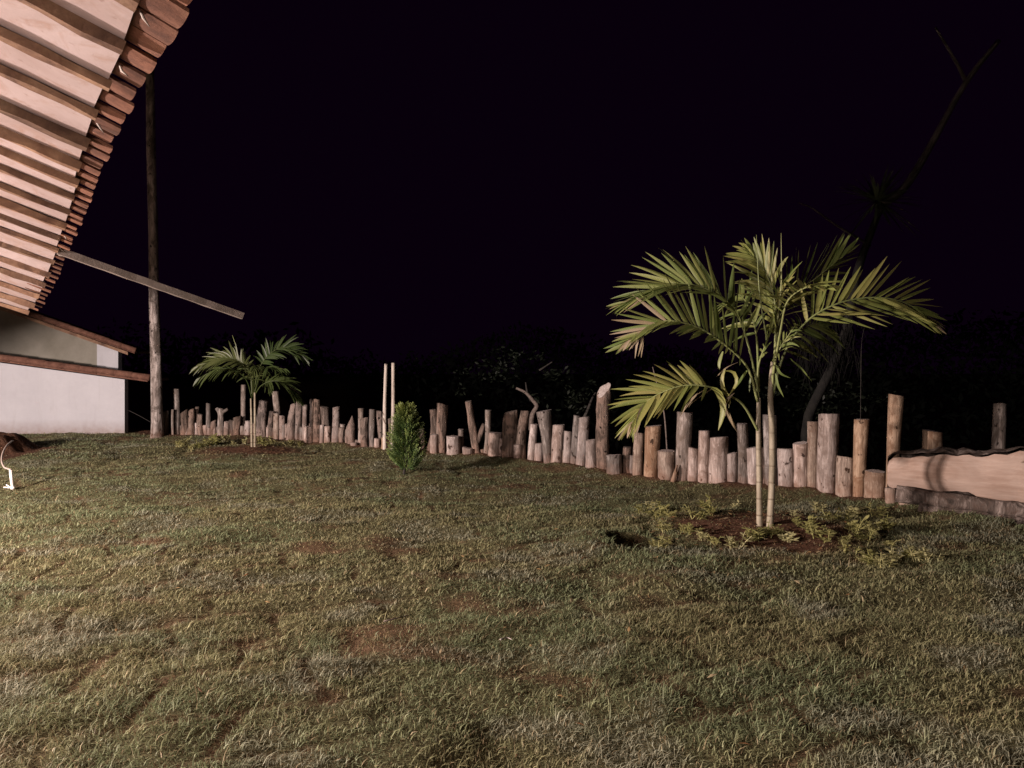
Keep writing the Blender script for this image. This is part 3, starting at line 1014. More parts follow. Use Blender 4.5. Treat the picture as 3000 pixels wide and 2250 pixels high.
def make_log(i, tl, tr, bl, br, yt, mat, ex):
    cx = (bl + br) / 2
    g = G(cx, fence_y(cx))
    t = g.y + ex.get('dt', 0) + 0.5 * 0
    r0 = (br - bl) / 2 * t / F
    r1 = (tr - tl) / 2 * t / F
    base = at(cx, fence_y(cx), t)
    base.z = min(tz(base.x, base.y), base.z) - 0.08
    top = at((tl + tr) / 2, yt, t)
    wob = {'bark': 4.0, 'grey': 2.0, 'peeled': 1.6, 'orange': 1.4}[mat]
    mid = base.lerp(top, 0.5) + Vector(((ex.get('mid', 0) + random.Random(i * 7 + 1).uniform(-wob, wob)) * t / F, 0, 0))
    n = 10
    C_ = catmull([base, mid, top], n)
    rr = random.Random(i)
    rad = []
    for k in range(n):
        f = k / (n - 1)
        r = r0 + (r1 - r0) * f
        r *= 1 + ex.get('bulge', 0) * math.sin(math.pi * f) + rr.uniform(-.02, .02)
        if ex.get('point') and f > 0.72:
            r *= max(0.08, 1 - (f - 0.72) / 0.28)
        rad.append(r)
    segs = 16
    roughk = {'bark': 0.17, 'grey': 0.08, 'peeled': 0.05, 'orange': 0.05}[mat]
    V, Fc = tube(C_, rad, segs, True, roughk, i)
    # cut of the top: level, or sloping to one side
    tilt = ex.get('tilt', 0) + rr.uniform(-.16, .16)
    toward = rr.uniform(-.12, .06)
    if ex.get('cut'):
        tilt, toward = 0.75, 0.62
    if mat == 'bark' and not ex.get('cut'):
        toward += rr.uniform(-.2, .2)
    for k in range(segs):
        v = V[(n - 1) * segs + k]
        dx = v.x - top.x; dy = v.y - top.y
        v.z += dx * tilt + dy * toward + rr.uniform(-.004, .004)
        w = V[(n - 2) * segs + k]
        w.z += (dx * tilt + dy * toward) * 0.5
    if ex.get('split'):
        pass
    o = mesh_obj('log', V, Fc, M[mat], fence)
    cap = [top.lerp(V[(n - 1) * segs + k], 0.96) + Vector((0, 0, 0.0025)) for k in range(segs)]
    zc = sum(c.z for c in cap) / segs
    inner = [top.lerp(V[(n - 1) * segs + k], 0.5) + Vector((0, 0, 0.0045)) for k in range(segs)]
    inner2 = [Vector((c.x, c.y, c.z)) for c in inner]
    Vc = cap + inner2 + [Vector((top.x, top.y, zc + 0.003))]
    Fc2 = []
    for k in range(segs):
        q = (k + 1) % segs
        Fc2 += [(k, q, segs + q, segs + k), (segs + k, segs + q, 2 * segs)]
    if not ex.get('point'):
        mesh_obj('cut_end', Vc, Fc2, M['end'] if mat != 'bark' or ex.get('cut') else M['grey'], o)
    if ex.get('cut'):
        tag(o, 'tall bark-covered log with a bright slanting sawn top')
    if ex.get('fork'):
        for sx in (-1, 1):
            p0 = base.lerp(top, 0.72)
            V, Fc = tube([p0, p0.lerp(top + Vector((sx * .05, 0, 0)), .6), top + Vector((sx * (.085 if sx < 0 else .13), 0, .01 if sx < 0 else -.01))],
                         [r1 * .9, r1 * .8, r1 * .62], 10, True, .1, i + sx)
            mesh_obj('stub', V, Fc, M[mat], o)
    if ex.get('fork2'):
        p0 = base.lerp(top, 0.35)
        e = at(1419, 1242, t + .03)
        V, Fc = tube([p0 - Vector((0, 0, .1)), p0.lerp(e, .5) + Vector((.02, 0, 0)), e], [r0 * .8, r0 * .7, r0 * .55], 10, True, .1, i)
        mesh_obj('stub', V, Fc, M[mat], o)
    if ex.get('sprig'):
        a0 = at(1968, fence_y(1968), t - .1)
        V, Fc = tube([a0 - Vector((0, 0, .06)), at(1979, 1385, t - .1), at(1984, 1362, t - .1)], [.035, .025, .008], 8, True, .1, i)
        mesh_obj('stub', V, Fc, M['orange'], o)
    if ex.get('split'):
        p0 = base.lerp(top, 0.45)
        b2 = base + Vector((0.09, 0, 0))
        V, Fc = tube([b2, p0.lerp(b2, .5), p0 + Vector((.01, 0, .05))], [r0 * .6, r0 * .65, r0 * .7], 10, True, .08, i)
        mesh_obj('stub', V, Fc, M[mat], o)
    return o


xf = 527
rf = random.Random(3)
while xf < 1012:          # low stakes closing the gaps at the far end
    w_ = rf.uniform(11, 18)
    FENCE.append((xf, xf + w_ * .95, xf, xf + w_, rf.uniform(1236, 1256) + (xf - 527) * .012, rf.choice(['bark', 'bark', 'grey', 'peeled']), {'dt': rf.uniform(-.02, .10), 'tilt': rf.uniform(-.3, .3)}))
    xf += w_ * .93
for xf, w_, yt_ in ((1040, 14, 1290), (1150, 22, 1275), (1172, 24, 1262), (1196, 26, 1270), (1222, 22, 1258), (1405, 22, 1316), (1548, 14, 1300), (1640, 20, 1318), (1846, 14, 1335)):
    FENCE.append((xf, xf + w_, xf, xf + w_, yt_, rf.choice(['bark', 'grey']), {'dt': .09}))
for i, f in enumerate(FENCE):
    make_log(i, *f)

# two thin tall poles standing at the palisade
for k, (xt, yt, xb, yb, wd, lab) in enumerate([
        (1131, 1066, 1127, 1330, 10.5, 'thin tall pale pole at the palisade left of the conifer, left one of the pair'),
        (1152, 1063, 1150, 1332, 11, 'thin tall pale pole beside the conifer, brighter right one of the pair')]):
    t = G(xb, fence_y(xb)).y - 0.22
    r = wd / 2 * t / F
    a = at(xb, yb, t); a.z = -0.06
    V, Fc = tube(catmull([a, at((xt + xb) / 2 - 2 + 3 * k, (yt + yb) / 2, t), at(xt, yt, t)], 14), list(np.linspace(r * 1.15, r * 0.9, 14)), 10, True, 0.04, 60 + k)
    tag(mesh_obj('thin_pole', V, Fc, M['lath']), lab, 'pole', 'thin poles at the palisade')

# ------------------------------------------------------------------ halved log at the right
hl = empty('halved_log', G(2800, 1515), 'huge halved log lying along the palisade with pale sawn face toward the lawn', 'log')
A = at(2600, 1390, 7.35); B = at(3480, 1420, 6.25)
ax = (B - A); ax.z = 0; ax.normalize()
frt = Vector((ax.y, -ax.x, 0))
if frt.y > 0: frt = -frt
n = 46
prof_n = 15
rr = random.Random(5)
rows = []
L = (B - A).length
for i in range(n + 1):
    f = i / n
    px = 2598 + (3480 - 2598) * f
    c = A + ax * (L * f)
    tt = c.y
    pxa = 1500 + c.x / c.y * F
    ytop = np.interp(pxa, [2590, 2630, 2720, 2850, 3000, 3500], [1368, 1340, 1334, 1337, 1326, 1310]) + 4 * math.sin(pxa * .031) + 3 * math.sin(pxa * .083 + 1) + rr.uniform(-1.5, 1.5)
    ybot = np.interp(pxa, [2590, 2620, 2700, 2860, 2875, 3000, 3500], [1415, 1426, 1432, 1446, 1460, 1476, 1530]) + 3 * math.sin(pxa * .043 + 2) + rr.uniform(-1.5, 1.5)
    zt = at(1500, ytop, tt).z; zb_ = at(1500, ybot, tt).z
    zt += 0.006 * math.sin(f * 23); zb_ += 0.006 * math.sin(f * 31)
    rows.append((c, zt, zb_))
Vf, Ff = [], []
m = 6
for c, zt, zb_ in rows:
    for k in range(m + 1):
        g_ = k / m
        Vf.append(Vector((c.x, c.y, zb_ + (zt - zb_) * g_)) + frt * (0.055 * max(0.0, math.sin(g_ * 3.1416)) ** 0.7 + 0.012 * math.sin(c.x * 9 + g_ * 4) + rr.uniform(-.005, .005)))
for i in range(n):
    for k in range(m):
        o_ = i * (m + 1) + k
        Ff.append((o_, o_ + m + 1, o_ + m + 2, o_ + 1))
mesh_obj('sawn_face', Vf, Ff, sawn_face(), hl)
Vb, Fb = [], []
m2 = 14
for i, (c, zt, zb_) in enumerate(rows):
    zc = (zt + zb_) / 2; hh = (zt - zb_) / 2
    for k in range(m2 + 1):
        th = math.pi * k / m2
        z = zc - math.cos(th) * (hh + 0.03) + 0.05 * max(0.0, math.sin((th - 1.57) * 2.0)) + 0.012 * math.sin(i * .23 + k) + rr.uniform(-.005, .005)
        dep = math.sin(th) * 0.30 + rr.uniform(-.006, .006)
        lip = 0.02 if k in (0, m2) else 0.0
        Vb.append(Vector((c.x, c.y, z)) - frt * (dep - lip - 0.002))
for i in range(n):
    for k in range(m2):
        o_ = i * (m2 + 1) + k
        Fb.append((o_, o_ + 1, o_ + m2 + 2, o_ + m2 + 1))
Fb.append(tuple(range(m2, -1, -1)))
Fb.append(tuple(n * (m2 + 1) + k for k in range(m2 + 1)))
mesh_obj('bark', Vb, Fb, M['darkbark'], hl)
# rough bark logs it lies on
for k, (xa, ya, xb, yb, dt, r, lab) in enumerate([
        (2625, 1446, 3480, 1560, -0.02, 0.075, 'rough dark log directly under the halved log'),
        (2690, 1490, 3480, 1610, -0.10, 0.070, 'lowest dark bark log on the grass under the halved log')]):
    a = at(xa, ya, 7.2 + dt); b = at(xb, yb, 6.2 + dt)
    pts = [a.lerp(b, i / 14) + Vector((0, 0, rr.uniform(-.012, .012))) for i in range(15)]
    V, Fc = tube(pts, [r * rr.uniform(.85, 1.12) for _ in pts], 14, True, 0.12, 80 + k)
    tag(mesh_obj('bark_log', V, Fc, M['darkbark']), lab, 'log')


# ------------------------------------------------------------------ palms
def strip(pts, widths, wdir, fold=0.25):
    """leaf blade: three verts across, folded along the midrib"""
    V, Fc = [], []
    n = len(pts)
    for i, p in enumerate(pts):
        a = pts[max(i - 1, 0)]; b = pts[min(i + 1, n - 1)]
        T = (b - a).normalized()
        W = (wdir - T * wdir.dot(T))
        if W.length < 1e-4:
            W = T.cross(Vector((0, 0, 1)))
        W.normalize()
        Nn = T.cross(W)
        w = widths[i] * 0.5
        V += [p - W * w + Nn * (w * fold), p, p + W * w + Nn * (w * fold)]
    for i in range(n - 1):
        o_ = i * 3
        Fc += [(o_, o_ + 1, o_ + 4, o_ + 3), (o_ + 1, o_ + 2, o_ + 5, o_ + 4)]
    return V, Fc


def frond(root, pts, n, L, w, roll=0.0, vee=0.5, droop=0.35, s0=0.25, mat='palm_green', single=True, rad=(0.012, 0.003),
          a0=62, a1=14, dry=0.0, seed=0, skip=0.06, lo=1.0, petmat='petiole'):
    r = random.Random(seed)
    P = catmull(pts, 30)
    V, Fc = tube(P, list(np.linspace(rad[0], rad[1], 30)), 7)
    fo = mesh_obj('frond', V, Fc, M[petmat], root)
    LV, LF = [], []
    for i in range(n):
        s = s0 + (1 - s0) * (i + r.uniform(-.2, .2)) / (n - 1)
        s = min(max(s, 0.02), 0.995)
        u = s * 29
        k = min(int(u), 28)
        p = P[k].lerp(P[k + 1], u - k)
        T = (P[k + 1] - P[k]).normalized()
        U = Vector((0, 0, 1)); U = U - T * U.dot(T)
        U = U.normalized() if U.length > 0.05 else Vector((0, -1, 0))
        S = T.cross(U).normalized()
        ca, sa = math.cos(roll), math.sin(roll)
        S2 = S * ca + U * sa
        U2 = U * ca - S * sa
        q = (s - s0) / (1 - s0)
        prof = 0.55 + 0.55 * math.sin(math.pi * min(1, 0.12 + 0.80 * q)) - 0.30 * q * q
        for sd in (-1, 1):
            if r.random() < skip:
                continue
            ang = math.radians(a0 + (a1 - a0) * q + r.uniform(-8, 8))
            v = vee + r.uniform(-.22, .22)
            dirv = (T * math.cos(ang) + (S2 * sd * math.cos(v) + U2 * math.sin(v)) * math.sin(ang)).normalized()
            Lk = L * prof * r.uniform(0.82, 1.12) * (lo if sd < 0 else 1.0)
            dr = droop * r.uniform(0.5, 1.5)
            sag = [p + dirv * (Lk * f) - Vector((0, 0, dr * Lk * f * f)) for f in (0, .12, .35, .62, .85, 1.0)]
            wd = T.cross(dirv).cross(dirv)
            wd = (wd + U2 * r.uniform(-.5, .5)).normalized()
            ww = w * r.uniform(.8, 1.15)
            V, Fc = strip(sag, [ww * .35, ww * .9, ww, ww * .8, ww * .42, ww * .04], wd, 0.3)
            mm = mat
            if q > 0.62 and r.random() < dry * 2.2 * q:
                mm = 'palm_dry'
            if single:
                mesh_obj('leaflet', V, Fc, M[mm], fo)
            else:
                b_ = len(LV)
                LV += V
                LF += [tuple(x + b_ for x in f) for f in Fc]
    if not single:
        lo_ = mesh_obj('leaflets', LV, LF, M[mat], fo)
    return fo


def stem(root, pts, radii, seed):
    V, Fc = tube(catmull(pts, 20), list(np.interp(np.linspace(0, 1, 20), np.linspace(0, 1, len(radii)), radii)), 14, True, 0.02, seed)
    return mesh_obj('stem', V, Fc, M['stem'], root)


z8 = lambda x, y: (1750 + x * 0.4973, 650 + y * 0.4973)
z6 = lambda x, y: (1650 + x / 2.949, 1050 + y / 2.949)
z4 = lambda x, y: (450 + x / 2.949, 950 + y / 2.949)

TP = BED.y
palm = empty('palm_tree', BED, 'young double-stemmed palm with yellow-green fronds in the nearer planting bed', 'palm tree')


def p8(x, y, dt=0.0):
    return at(*z8(x, y), TP + dt)


b1 = G(2226, 1558); b2 = G(2254, 1560)
stem(palm, [Vector((b1.x, b1.y, -.05)), at(2224, 1400, TP), at(2222, 1260, TP), at(2223, 1165, TP)], [.028, .023, .021, .017], 1)
stem(palm, [Vector((b2.x, b2.y, -.05)), at(2262, 1400, TP - .02), at(2262, 1260, TP - .02), at(2257, 1160, TP - .02), at(2262, 1060, TP)], [.031, .027, .026, .024, .013], 2)
PW = 0.032
# big upper left frond
frond(palm, [p8(950, 1050), p8(925, 880, -.03), p8(830, 560, -.08), p8(640, 395, -.12), p8(420, 372, -.1), p8(170, 478, .0)], 38, 0.46, PW, roll=0.95, vee=0.45, droop=.10, s0=.34, seed=11, dry=.04, a0=56, a1=10)
# second left frond, dry at the tip
frond(palm, [p8(945, 1060, -.02), p8(880, 850, -.08), p8(720, 700, -.2), p8(560, 610, -.25), p8(360, 590, -.25), p8(160, 720, -.2)], 34, 0.45, PW, roll=1.0, vee=0.35, droop=.02, s0=.26, seed=12, dry=.10, mat='palm_green', lo=.6, a0=72, a1=16)
# low yellowing frond at left
frond(palm, [at(2224, 1268, TP), p8(860, 1080, -.1), p8(760, 1015, -.2), p8(640, 968, -.28), p8(470, 972, -.3), p8(290, 1060, -.28), p8(200, 1200, -.25)], 24, 0.37, 0.036, roll=1.05, vee=.15, droop=.12, s0=.50, seed=13, dry=.12, mat='palm_yellow', a0=58, a1=12, lo=.8)
# central fronds
frond(palm, [p8(1030, 1000), p8(1048, 700, .1), p8(1045, 470, .15), p8(990, 300, .2), p8(890, 180, .25)], 30, 0.42, 0.036, roll=1.35, vee=.25, droop=.25, s0=.30, seed=14, mat='palm_yellow', a0=60, a1=10)
frond(palm, [p8(1035, 950), p8(1060, 650, .12), p8(1130, 440, .25), p8(1290, 330, .4), p8(1480, 170, .5)], 24, 0.46, 0.036, roll=1.3, vee=.2, droop=.02, s0=.38, seed=15, a0=62, a1=6)
# right frond
frond(palm, [p8(1028, 1040), p8(1100, 780, -.05), p8(1230, 590, -.1), p8(1420, 480, -.12), p8(1640, 445, -.1), p8(1820, 480, -.05), p8(1960, 575, 0)], 26, 0.47, 0.036, roll=-1.1, vee=.15, droop=.03, s0=.34, seed=16, mat='palm_yellow', dry=.06, a0=54, a1=14)
# fronds toward and away from the viewer fill the heart of the crown
frond(palm, [p8(1025, 960), p8(1080, 640, -.25), p8(1120, 470, -.6), p8(1220, 390, -.95), p8(1330, 385, -1.2)], 18, 0.32, PW, roll=0.0, vee=.35, droop=.2, s0=.35, seed=17, mat='palm_yellow')
frond(palm, [p8(950, 1000), p8(940, 700, .2), p8(900, 520, .5), p8(840, 430, .85), p8(800, 470, 1.1)], 20, 0.40, PW, roll=0.9, vee=.3, droop=.3, s0=.3, seed=18)
frond(palm, [p8(1030, 980), p8(1110, 760, .25), p8(1190, 650, .55), p8(1290, 600, .85), p8(1380, 640, 1.0)], 18, 0.38, PW, roll=-.9, vee=.2, droop=.3, s0=.25, seed=19)
# small basal leaflets round the crownshafts
frond(palm, [p8(945, 1020), p8(950, 850, .05), p8(1000, 700, .1), p8(1050, 560, .12)], 9, 0.20, 0.022, roll=.6, vee=.2, droop=.3, s0=.45, seed=21)
frond(palm, [p8(1030, 1020), p8(1040, 850, -.06), p8(1080, 740, -.1), p8(1160, 620, -.12)], 8, 0.22, 0.022, roll=-.6, vee=.1, droop=.5, s0=.42, seed=22)
# unopened spear leaves
for xa, ya, xb, yb, lab in ((1000, 700, 937, 76, 0), (1060, 600, 1083, 66, 1)):
    pts = catmull([p8(xa, ya, .05), p8((xa + xb) / 2 - 12 + 24 * lab, (ya + yb) / 2 + 40, .05), p8(xb, yb, .05)], 12)
    V, Fc = tube(pts, list(np.linspace(.009, .002, 12)), 7)
    mesh_obj('spear_leaf', V, Fc, M['petiole'], palm)
# loose bent leaflets and dead leaves hanging off the lower frond
loose = [([(1280, 250), (1340, 285), (1385, 400), (1372, 520), (1340, 622)], .055, 'palm_yellow', -.28), ([(1400, 415), (1445, 520), (1500, 632)], .03, 'palm_dry', -.22),
         ([(1250, 262), (1150, 320), (1070, 410), (1008, 505)], .03, 'palm_dry', -.28), ([(1290, 262), (1190, 330), (1110, 390), (1080, 432)], .022, 'palm_dry', -.26),
         ([(1400, 95), (1372, 180), (1392, 280), (1440, 345), (1430, 430)], .035, 'palm_yellow', -.2), ([(1395, 105), (1470, 115), (1502, 195), (1470, 270), (1420, 330)], .03, 'palm_yellow', -.22),
         ([(1590, 105), (1530, 195), (1455, 295)], .03, 'palm_green', -.18), ([(1510, 35), (1410, 85), (1325, 160)], .028, 'palm_dry', -.15),
         ([(1480, 300), (1420, 360), (1395, 440), (1400, 500)], .03, 'palm_dry', -.24), ([(1840, 60), (1880, 130), (1965, 170)], .022, 'palm_green', -.1),
         ([(1835, 130), (1855, 230), (1905, 335)], .022, 'palm_green', -.1), ([(1960, 0), (2060, 90), (2150, 200)], .016, 'palm_green', .1),
         ([(1380, -60), (1350, 40), (1350, 100)], .03, 'palm_green', -.15), ([(1620, 150), (1612, 230), (1608, 300)], .016, 'palm_green', .1)]
for pts, w, mm, dt in loose:
    P = catmull([at(*z6(x, y), TP + dt) for x, y in pts], 8)
    V, Fc = strip(P, [w * f for f in (.4, .8, 1, 1, .9, .75, .5, .05)], Vector((0.6, -0.5, 0.3)), 0.3)
    mesh_obj('leaflet', V, Fc, M[mm], palm)
# withered tuft at the tip of the second frond
for k in range(7):
    a = p8(265, 640, -.25)
    e = p8(150 + 18 * k, 770 + random.uniform(-30, 40), -.25)
    P = catmull([a, a.lerp(e, .5) + Vector((random.uniform(-.02, .02), 0, .01)), e], 6)
    V, Fc = strip(P, [.012, .018, .02, .018, .012, .003], Vector((1, -.4, .2)), .3)
    mesh_obj('leaflet', V, Fc, M['palm_dry'], palm)

# far palm
TF = BED2.y
palm2 = empty('palm_tree', BED2, 'small dark green palm in the farther bed near the tall pole', 'palm tree')


def p4(x, y, dt=0.0):
    return at(*z4(x, y), TF + dt)


stem(palm2, [Vector((p4(848, 1070).x, TF, -.05)), p4(846, 850), p4(840, 640)], [.019, .016, .012], 7)
stem(palm2, [Vector((p4(874, 1100).x, TF, -.05)), p4(876, 850, -.03), p4(874, 590, -.03)], [.021, .018, .015], 8)
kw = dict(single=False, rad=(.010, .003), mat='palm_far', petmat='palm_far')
frond(palm2, [p4(850, 640), p4(835, 430), p4(740, 320, -.05), p4(600, 290, -.05), p4(380, 370)], 30, 0.36, .034, roll=.95, vee=.5, droop=.3, s0=.35, seed=31, **kw)
frond(palm2, [p4(850, 640), p4(800, 480, -.15), p4(700, 400, -.3), p4(560, 385, -.35), p4(390, 470, -.35)], 24, 0.28, .032, roll=.3, vee=.1, droop=.5, s0=.35, seed=32, **kw)
frond(palm2, [p4(872, 600), p4(905, 400, .1), p4(1000, 260, .15), p4(1140, 200, .2), p4(1310, 290, .25)], 28, 0.34, .034, roll=-1.0, vee=.4, droop=.25, s0=.35, seed=33, **kw)
frond(palm2, [p4(875, 610), p4(930, 530, -.1), p4(1030, 490, -.15), p4(1140, 520, -.15), p4(1260, 650, -.1)], 24, 0.30, .032, roll=-.5, vee=.35, droop=.35, s0=.35, seed=34, **kw)
frond(palm2, [p4(872, 600), p4(930, 400, -.2), p4(1000, 370, -.4), p4(1130, 390, -.6)], 15, 0.28, .032, roll=0, vee=.2, droop=.5, s0=.3, seed=35, **kw)
frond(palm2, [p4(855, 630), p4(830, 420, .2), p4(800, 360, .45), p4(740, 420, .7)], 15, 0.30, .032, roll=.2, vee=.2, droop=.5, s0=.25, seed=36, **kw)
frond(palm2, [p4(870, 600), p4(890, 430, .25), p4(930, 400, .5), p4(1000, 560, .8)], 14, 0.28, .032, roll=.2, vee=.2, droop=.5, s0=.25, seed=37, **kw)
frond(palm2, [p4(860, 620), p4(862, 450, -.2), p4(880, 360, -.4), p4(870, 400, -.6)], 14, 0.26, .03, roll=.1, vee=.3, droop=.5, s0=.25, seed=38, **kw)
P = catmull([p4(800, 420), p4(748, 285), p4(680, 95)], 10)
V, Fc = tube(P, list(np.linspace(.009, .003, 10)), 6)
mesh_obj('spear_leaf', V, Fc, M['petiole'], palm2)


# ------------------------------------------------------------------ conifer shrub
def conifer():
    b = G(1190, 1390)
    H, Rm = 0.89, 0.25
    root = empty('conifer_shrub', b, 'small bushy dark green conifer standing alone on the lawn before the palisade', 'shrub')
    V, Fc = tube([Vector((b.x - .03, b.y, -.05)), Vector((b.x, b.y, .3)), Vector((b.x + .01, b.y, .66))], [.02, .015, .006], 8)
    mesh_obj('trunk', V, Fc, M['dimbark'], root)
    rn = np.random.default_rng(4)
    co, qd, tn = [], [], []
    off = 0
    sprays = 1250
    for i in range(sprays):
        h = rn.random() ** 0.9
        prof = np.interp(h, [0, .08, .25, .5, .8, .95, 1.0], [.45, .88, 1.0, .88, .58, .34, .10])
        az = rn.random() * 6.2832
        lump = 0.58 + 0.75 * vnoise(np.array([az * 1.1 + (0 if az < 3.14 else 7)]), np.array([h * 4.5]), 8)[0]
        rad = Rm * prof * lump * (0.55 + 0.45 * rn.random() ** 0.5)
        if vnoise(np.array([az * 1.7 + (0 if az < 3.14 else 5)]), np.array([h * 7.0 + 3]), 18)[0] < 0.30:
            rad *= 0.55        # gaps between the lobes
        z0 = 0.05 + h * (H - 0.10)
        rdir = np.array([math.cos(az), math.sin(az), 0])
        tdir = np.array([-math.sin(az), math.cos(az), 0])
        base = np.array([b.x, b.y, z0]) + rdir * rad * 0.55
        ax_ = rdir * 0.55 + np.array([0, 0, 1.0]) + tdir * rn.normal(0, .35)
        ax_ /= np.linalg.norm(ax_)
        wv = np.cross(ax_, tdir * 0.8 + rdir * rn.normal(0, .6)); wv /= np.linalg.norm(wv)
        Ls = 0.085 + 0.05 * rn.random()
        tip = base + ax_ * Ls + rdir * rad * 0.25
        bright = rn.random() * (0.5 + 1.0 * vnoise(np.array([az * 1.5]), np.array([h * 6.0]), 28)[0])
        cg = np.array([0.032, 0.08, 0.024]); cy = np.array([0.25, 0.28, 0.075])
        for j in range(9):
            f = (j + 0.5) / 9
            sd = 1 if j % 2 else -1
            p = base + (tip - base) * f
            dv = ax_ * 0.7 + wv * sd * (0.75 - 0.5 * f) + rn.normal(0, .12, 3)
            dv /= np.linalg.norm(dv)
            l2 = 0.036 * (1.15 - 0.6 * f)
            nv = np.cross(dv, np.cross(ax_, wv)); nv /= (np.linalg.norm(nv) + 1e-9)
            w2 = 0.0065
            pts = [p - nv * w2 * .5, p + dv * l2 * .55 - nv * w2, p + dv * l2, p + dv * l2 * .55 + nv * w2]
            co += pts
            qd.append([off, off + 1, off + 2, off + 3])
            off += 4
            k = min(1, (0.12 + 0.55 * f * bright + 0.55 * max(0, h - .72) * 2.2))  # spray tips yellower; crown top paler, lamp light put into the tint
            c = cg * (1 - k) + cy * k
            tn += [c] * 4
    me = np_mesh('crown', np.array(co), np.array(qd))
    a = me.attributes.new('tint', 'FLOAT_COLOR', 'POINT')
    tn = np.array(tn)
    a.data.foreach_set('color', np.concatenate([tn, np.ones((len(tn), 1))], 1).astype(np.float32).reshape(-1))
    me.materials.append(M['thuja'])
    link('crown', me, root)


conifer()


# ------------------------------------------------------------------ seedlings in the planting beds
def seedling_mesh(seed):
    r = random.Random(seed)
    V, Fc = [], []

    def add(v, f):
        o_ = len(V)
        V.extend(v)
        Fc.extend(tuple(x + o_ for x in q) for q in f)
    for s in range(r.randint(5, 8)):
        az = r.uniform(0, 6.28)
        ln = r.uniform(.05, .13)
        tilt = r.uniform(.1, .7)
        d = Vector((math.cos(az) * tilt, math.sin(az) * tilt, 1)).normalized()
        a = Vector((r.uniform(-.03, .03), r.uniform(-.03, .03), -.01))
        add(*tube([a, a + d * ln * .5 + Vector((0, 0, .01)), a + d * ln], [.0028, .0024, .0016], 5, False))
        nl = r.randint(4, 7)
        for k in range(nl):
            f = 0.35 + 0.65 * k / nl
            p = a + d * ln * f
            la = az + k * 2.4 + r.uniform(-.4, .4)
            ld = Vector((math.cos(la), math.sin(la), r.uniform(.15, .9))).normalized()
            l = r.uniform(.028, .05)
            P = [p, p + ld * l * .35, p + ld * l * .72 - Vector((0, 0, .002)), p + ld * l - Vector((0, 0, .008))]
            add(*strip(P, [.004, .022, .021, .003], ld.cross(Vector((0, 0, 1))) + Vector((0, 0, .01)), .3))
    me = bpy.data.meshes.new('seedling')
    me.from_pydata([tuple(v) for v in V], [], Fc)
    me.polygons.foreach_set('use_smooth', [True] * len(me.polygons))
    me.materials.append(M['seedling'])
    return me


SM = [seedling_mesh(s) for s in range(9)]
ORD = ['leftmost', 'second', 'third', 'fourth', 'fifth', 'sixth', 'seventh', 'eighth', 'ninth', 'tenth', 'eleventh', 'twelfth']


def scatter(spots, where, grp, smin, smax):
    spots = sorted(spots)
    for i, (px, py) in enumerate(spots):
        g = G(px, py)
        o = bpy.data.objects.new('seedling', random.choice(SM))
        o.location = (g.x, g.y, tz(g.x, g.y))
        o.rotation_euler = (random.uniform(-.15, .15), random.uniform(-.15, .15), random.uniform(0, 6.28))
        s = random.uniform(smin, smax)
        o.scale = (s, s, s * random.uniform(.7, 1.0))
        C.objects.link(o)
        n = 'leftmost' if i == 0 else ('rightmost' if i == len(spots) - 1 else ORD[i] + ' from left')
        tag(o, 'leafy seedling, ' + n + ' ' + where, 'seedling', grp)


GN, GF = 'seedlings around the near palm', 'seedlings around the far palm'
scatter([(1885, 1502), (1910, 1492), (1945, 1505), (1985, 1500), (2015, 1512), (2060, 1498), (2085, 1515), (2150, 1495), (1925, 1515), (1965, 1522), (2040, 1530)], 'in back row left of the near palm stems', GN, 0.9, 1.75)
scatter([(1888, 1580), (1905, 1600), (1930, 1614), (1950, 1588), (1962, 1562), (2005, 1568), (2032, 1575), (2060, 1588), (2100, 1600), (2150, 1605)], 'in front row left of the near palm stems', GN, 0.9, 1.75)
scatter([(2185, 1592), (2215, 1590), (2245, 1582), (2272, 1580), (2298, 1590)], 'at the very foot of the near palm', GN, 1.0, 1.6)
scatter([(2330, 1530), (2350, 1515), (2400, 1502), (2440, 1514), (2470, 1532), (2500, 1518), (2535, 1540), (2560, 1522), (2580, 1500)], 'in back row right of the near palm stems', GN, 0.9, 1.75)
scatter([(2338, 1562), (2370, 1580), (2405, 1596), (2440, 1584), (2470, 1602), (2500, 1572), (2535, 1592), (2560, 1575), (2588, 1560), (2605, 1602)], 'in middle row right of the near palm stems', GN, 0.9, 1.75)
scatter([(2490, 1625), (2525, 1640), (2558, 1652), (2592, 1662), (2622, 1646), (2648, 1640), (2692, 1650), (2732, 1656)], 'in the front row trailing right from the near palm', GN, 1.0, 1.6)
scatter([(525, 1316), (545, 1313), (560, 1318), (580, 1316), (602, 1313), (622, 1309), (645, 1303), (660, 1298), (690, 1305), (715, 1308)], 'in the far palm bed left of its stems', GF, 1.3, 2.2)
scatter([(768, 1302), (782, 1312), (802, 1306), (822, 1303), (845, 1307), (864, 1304), (885, 1308)], 'in the far palm bed right of its stems', GF, 1.3, 2.2)

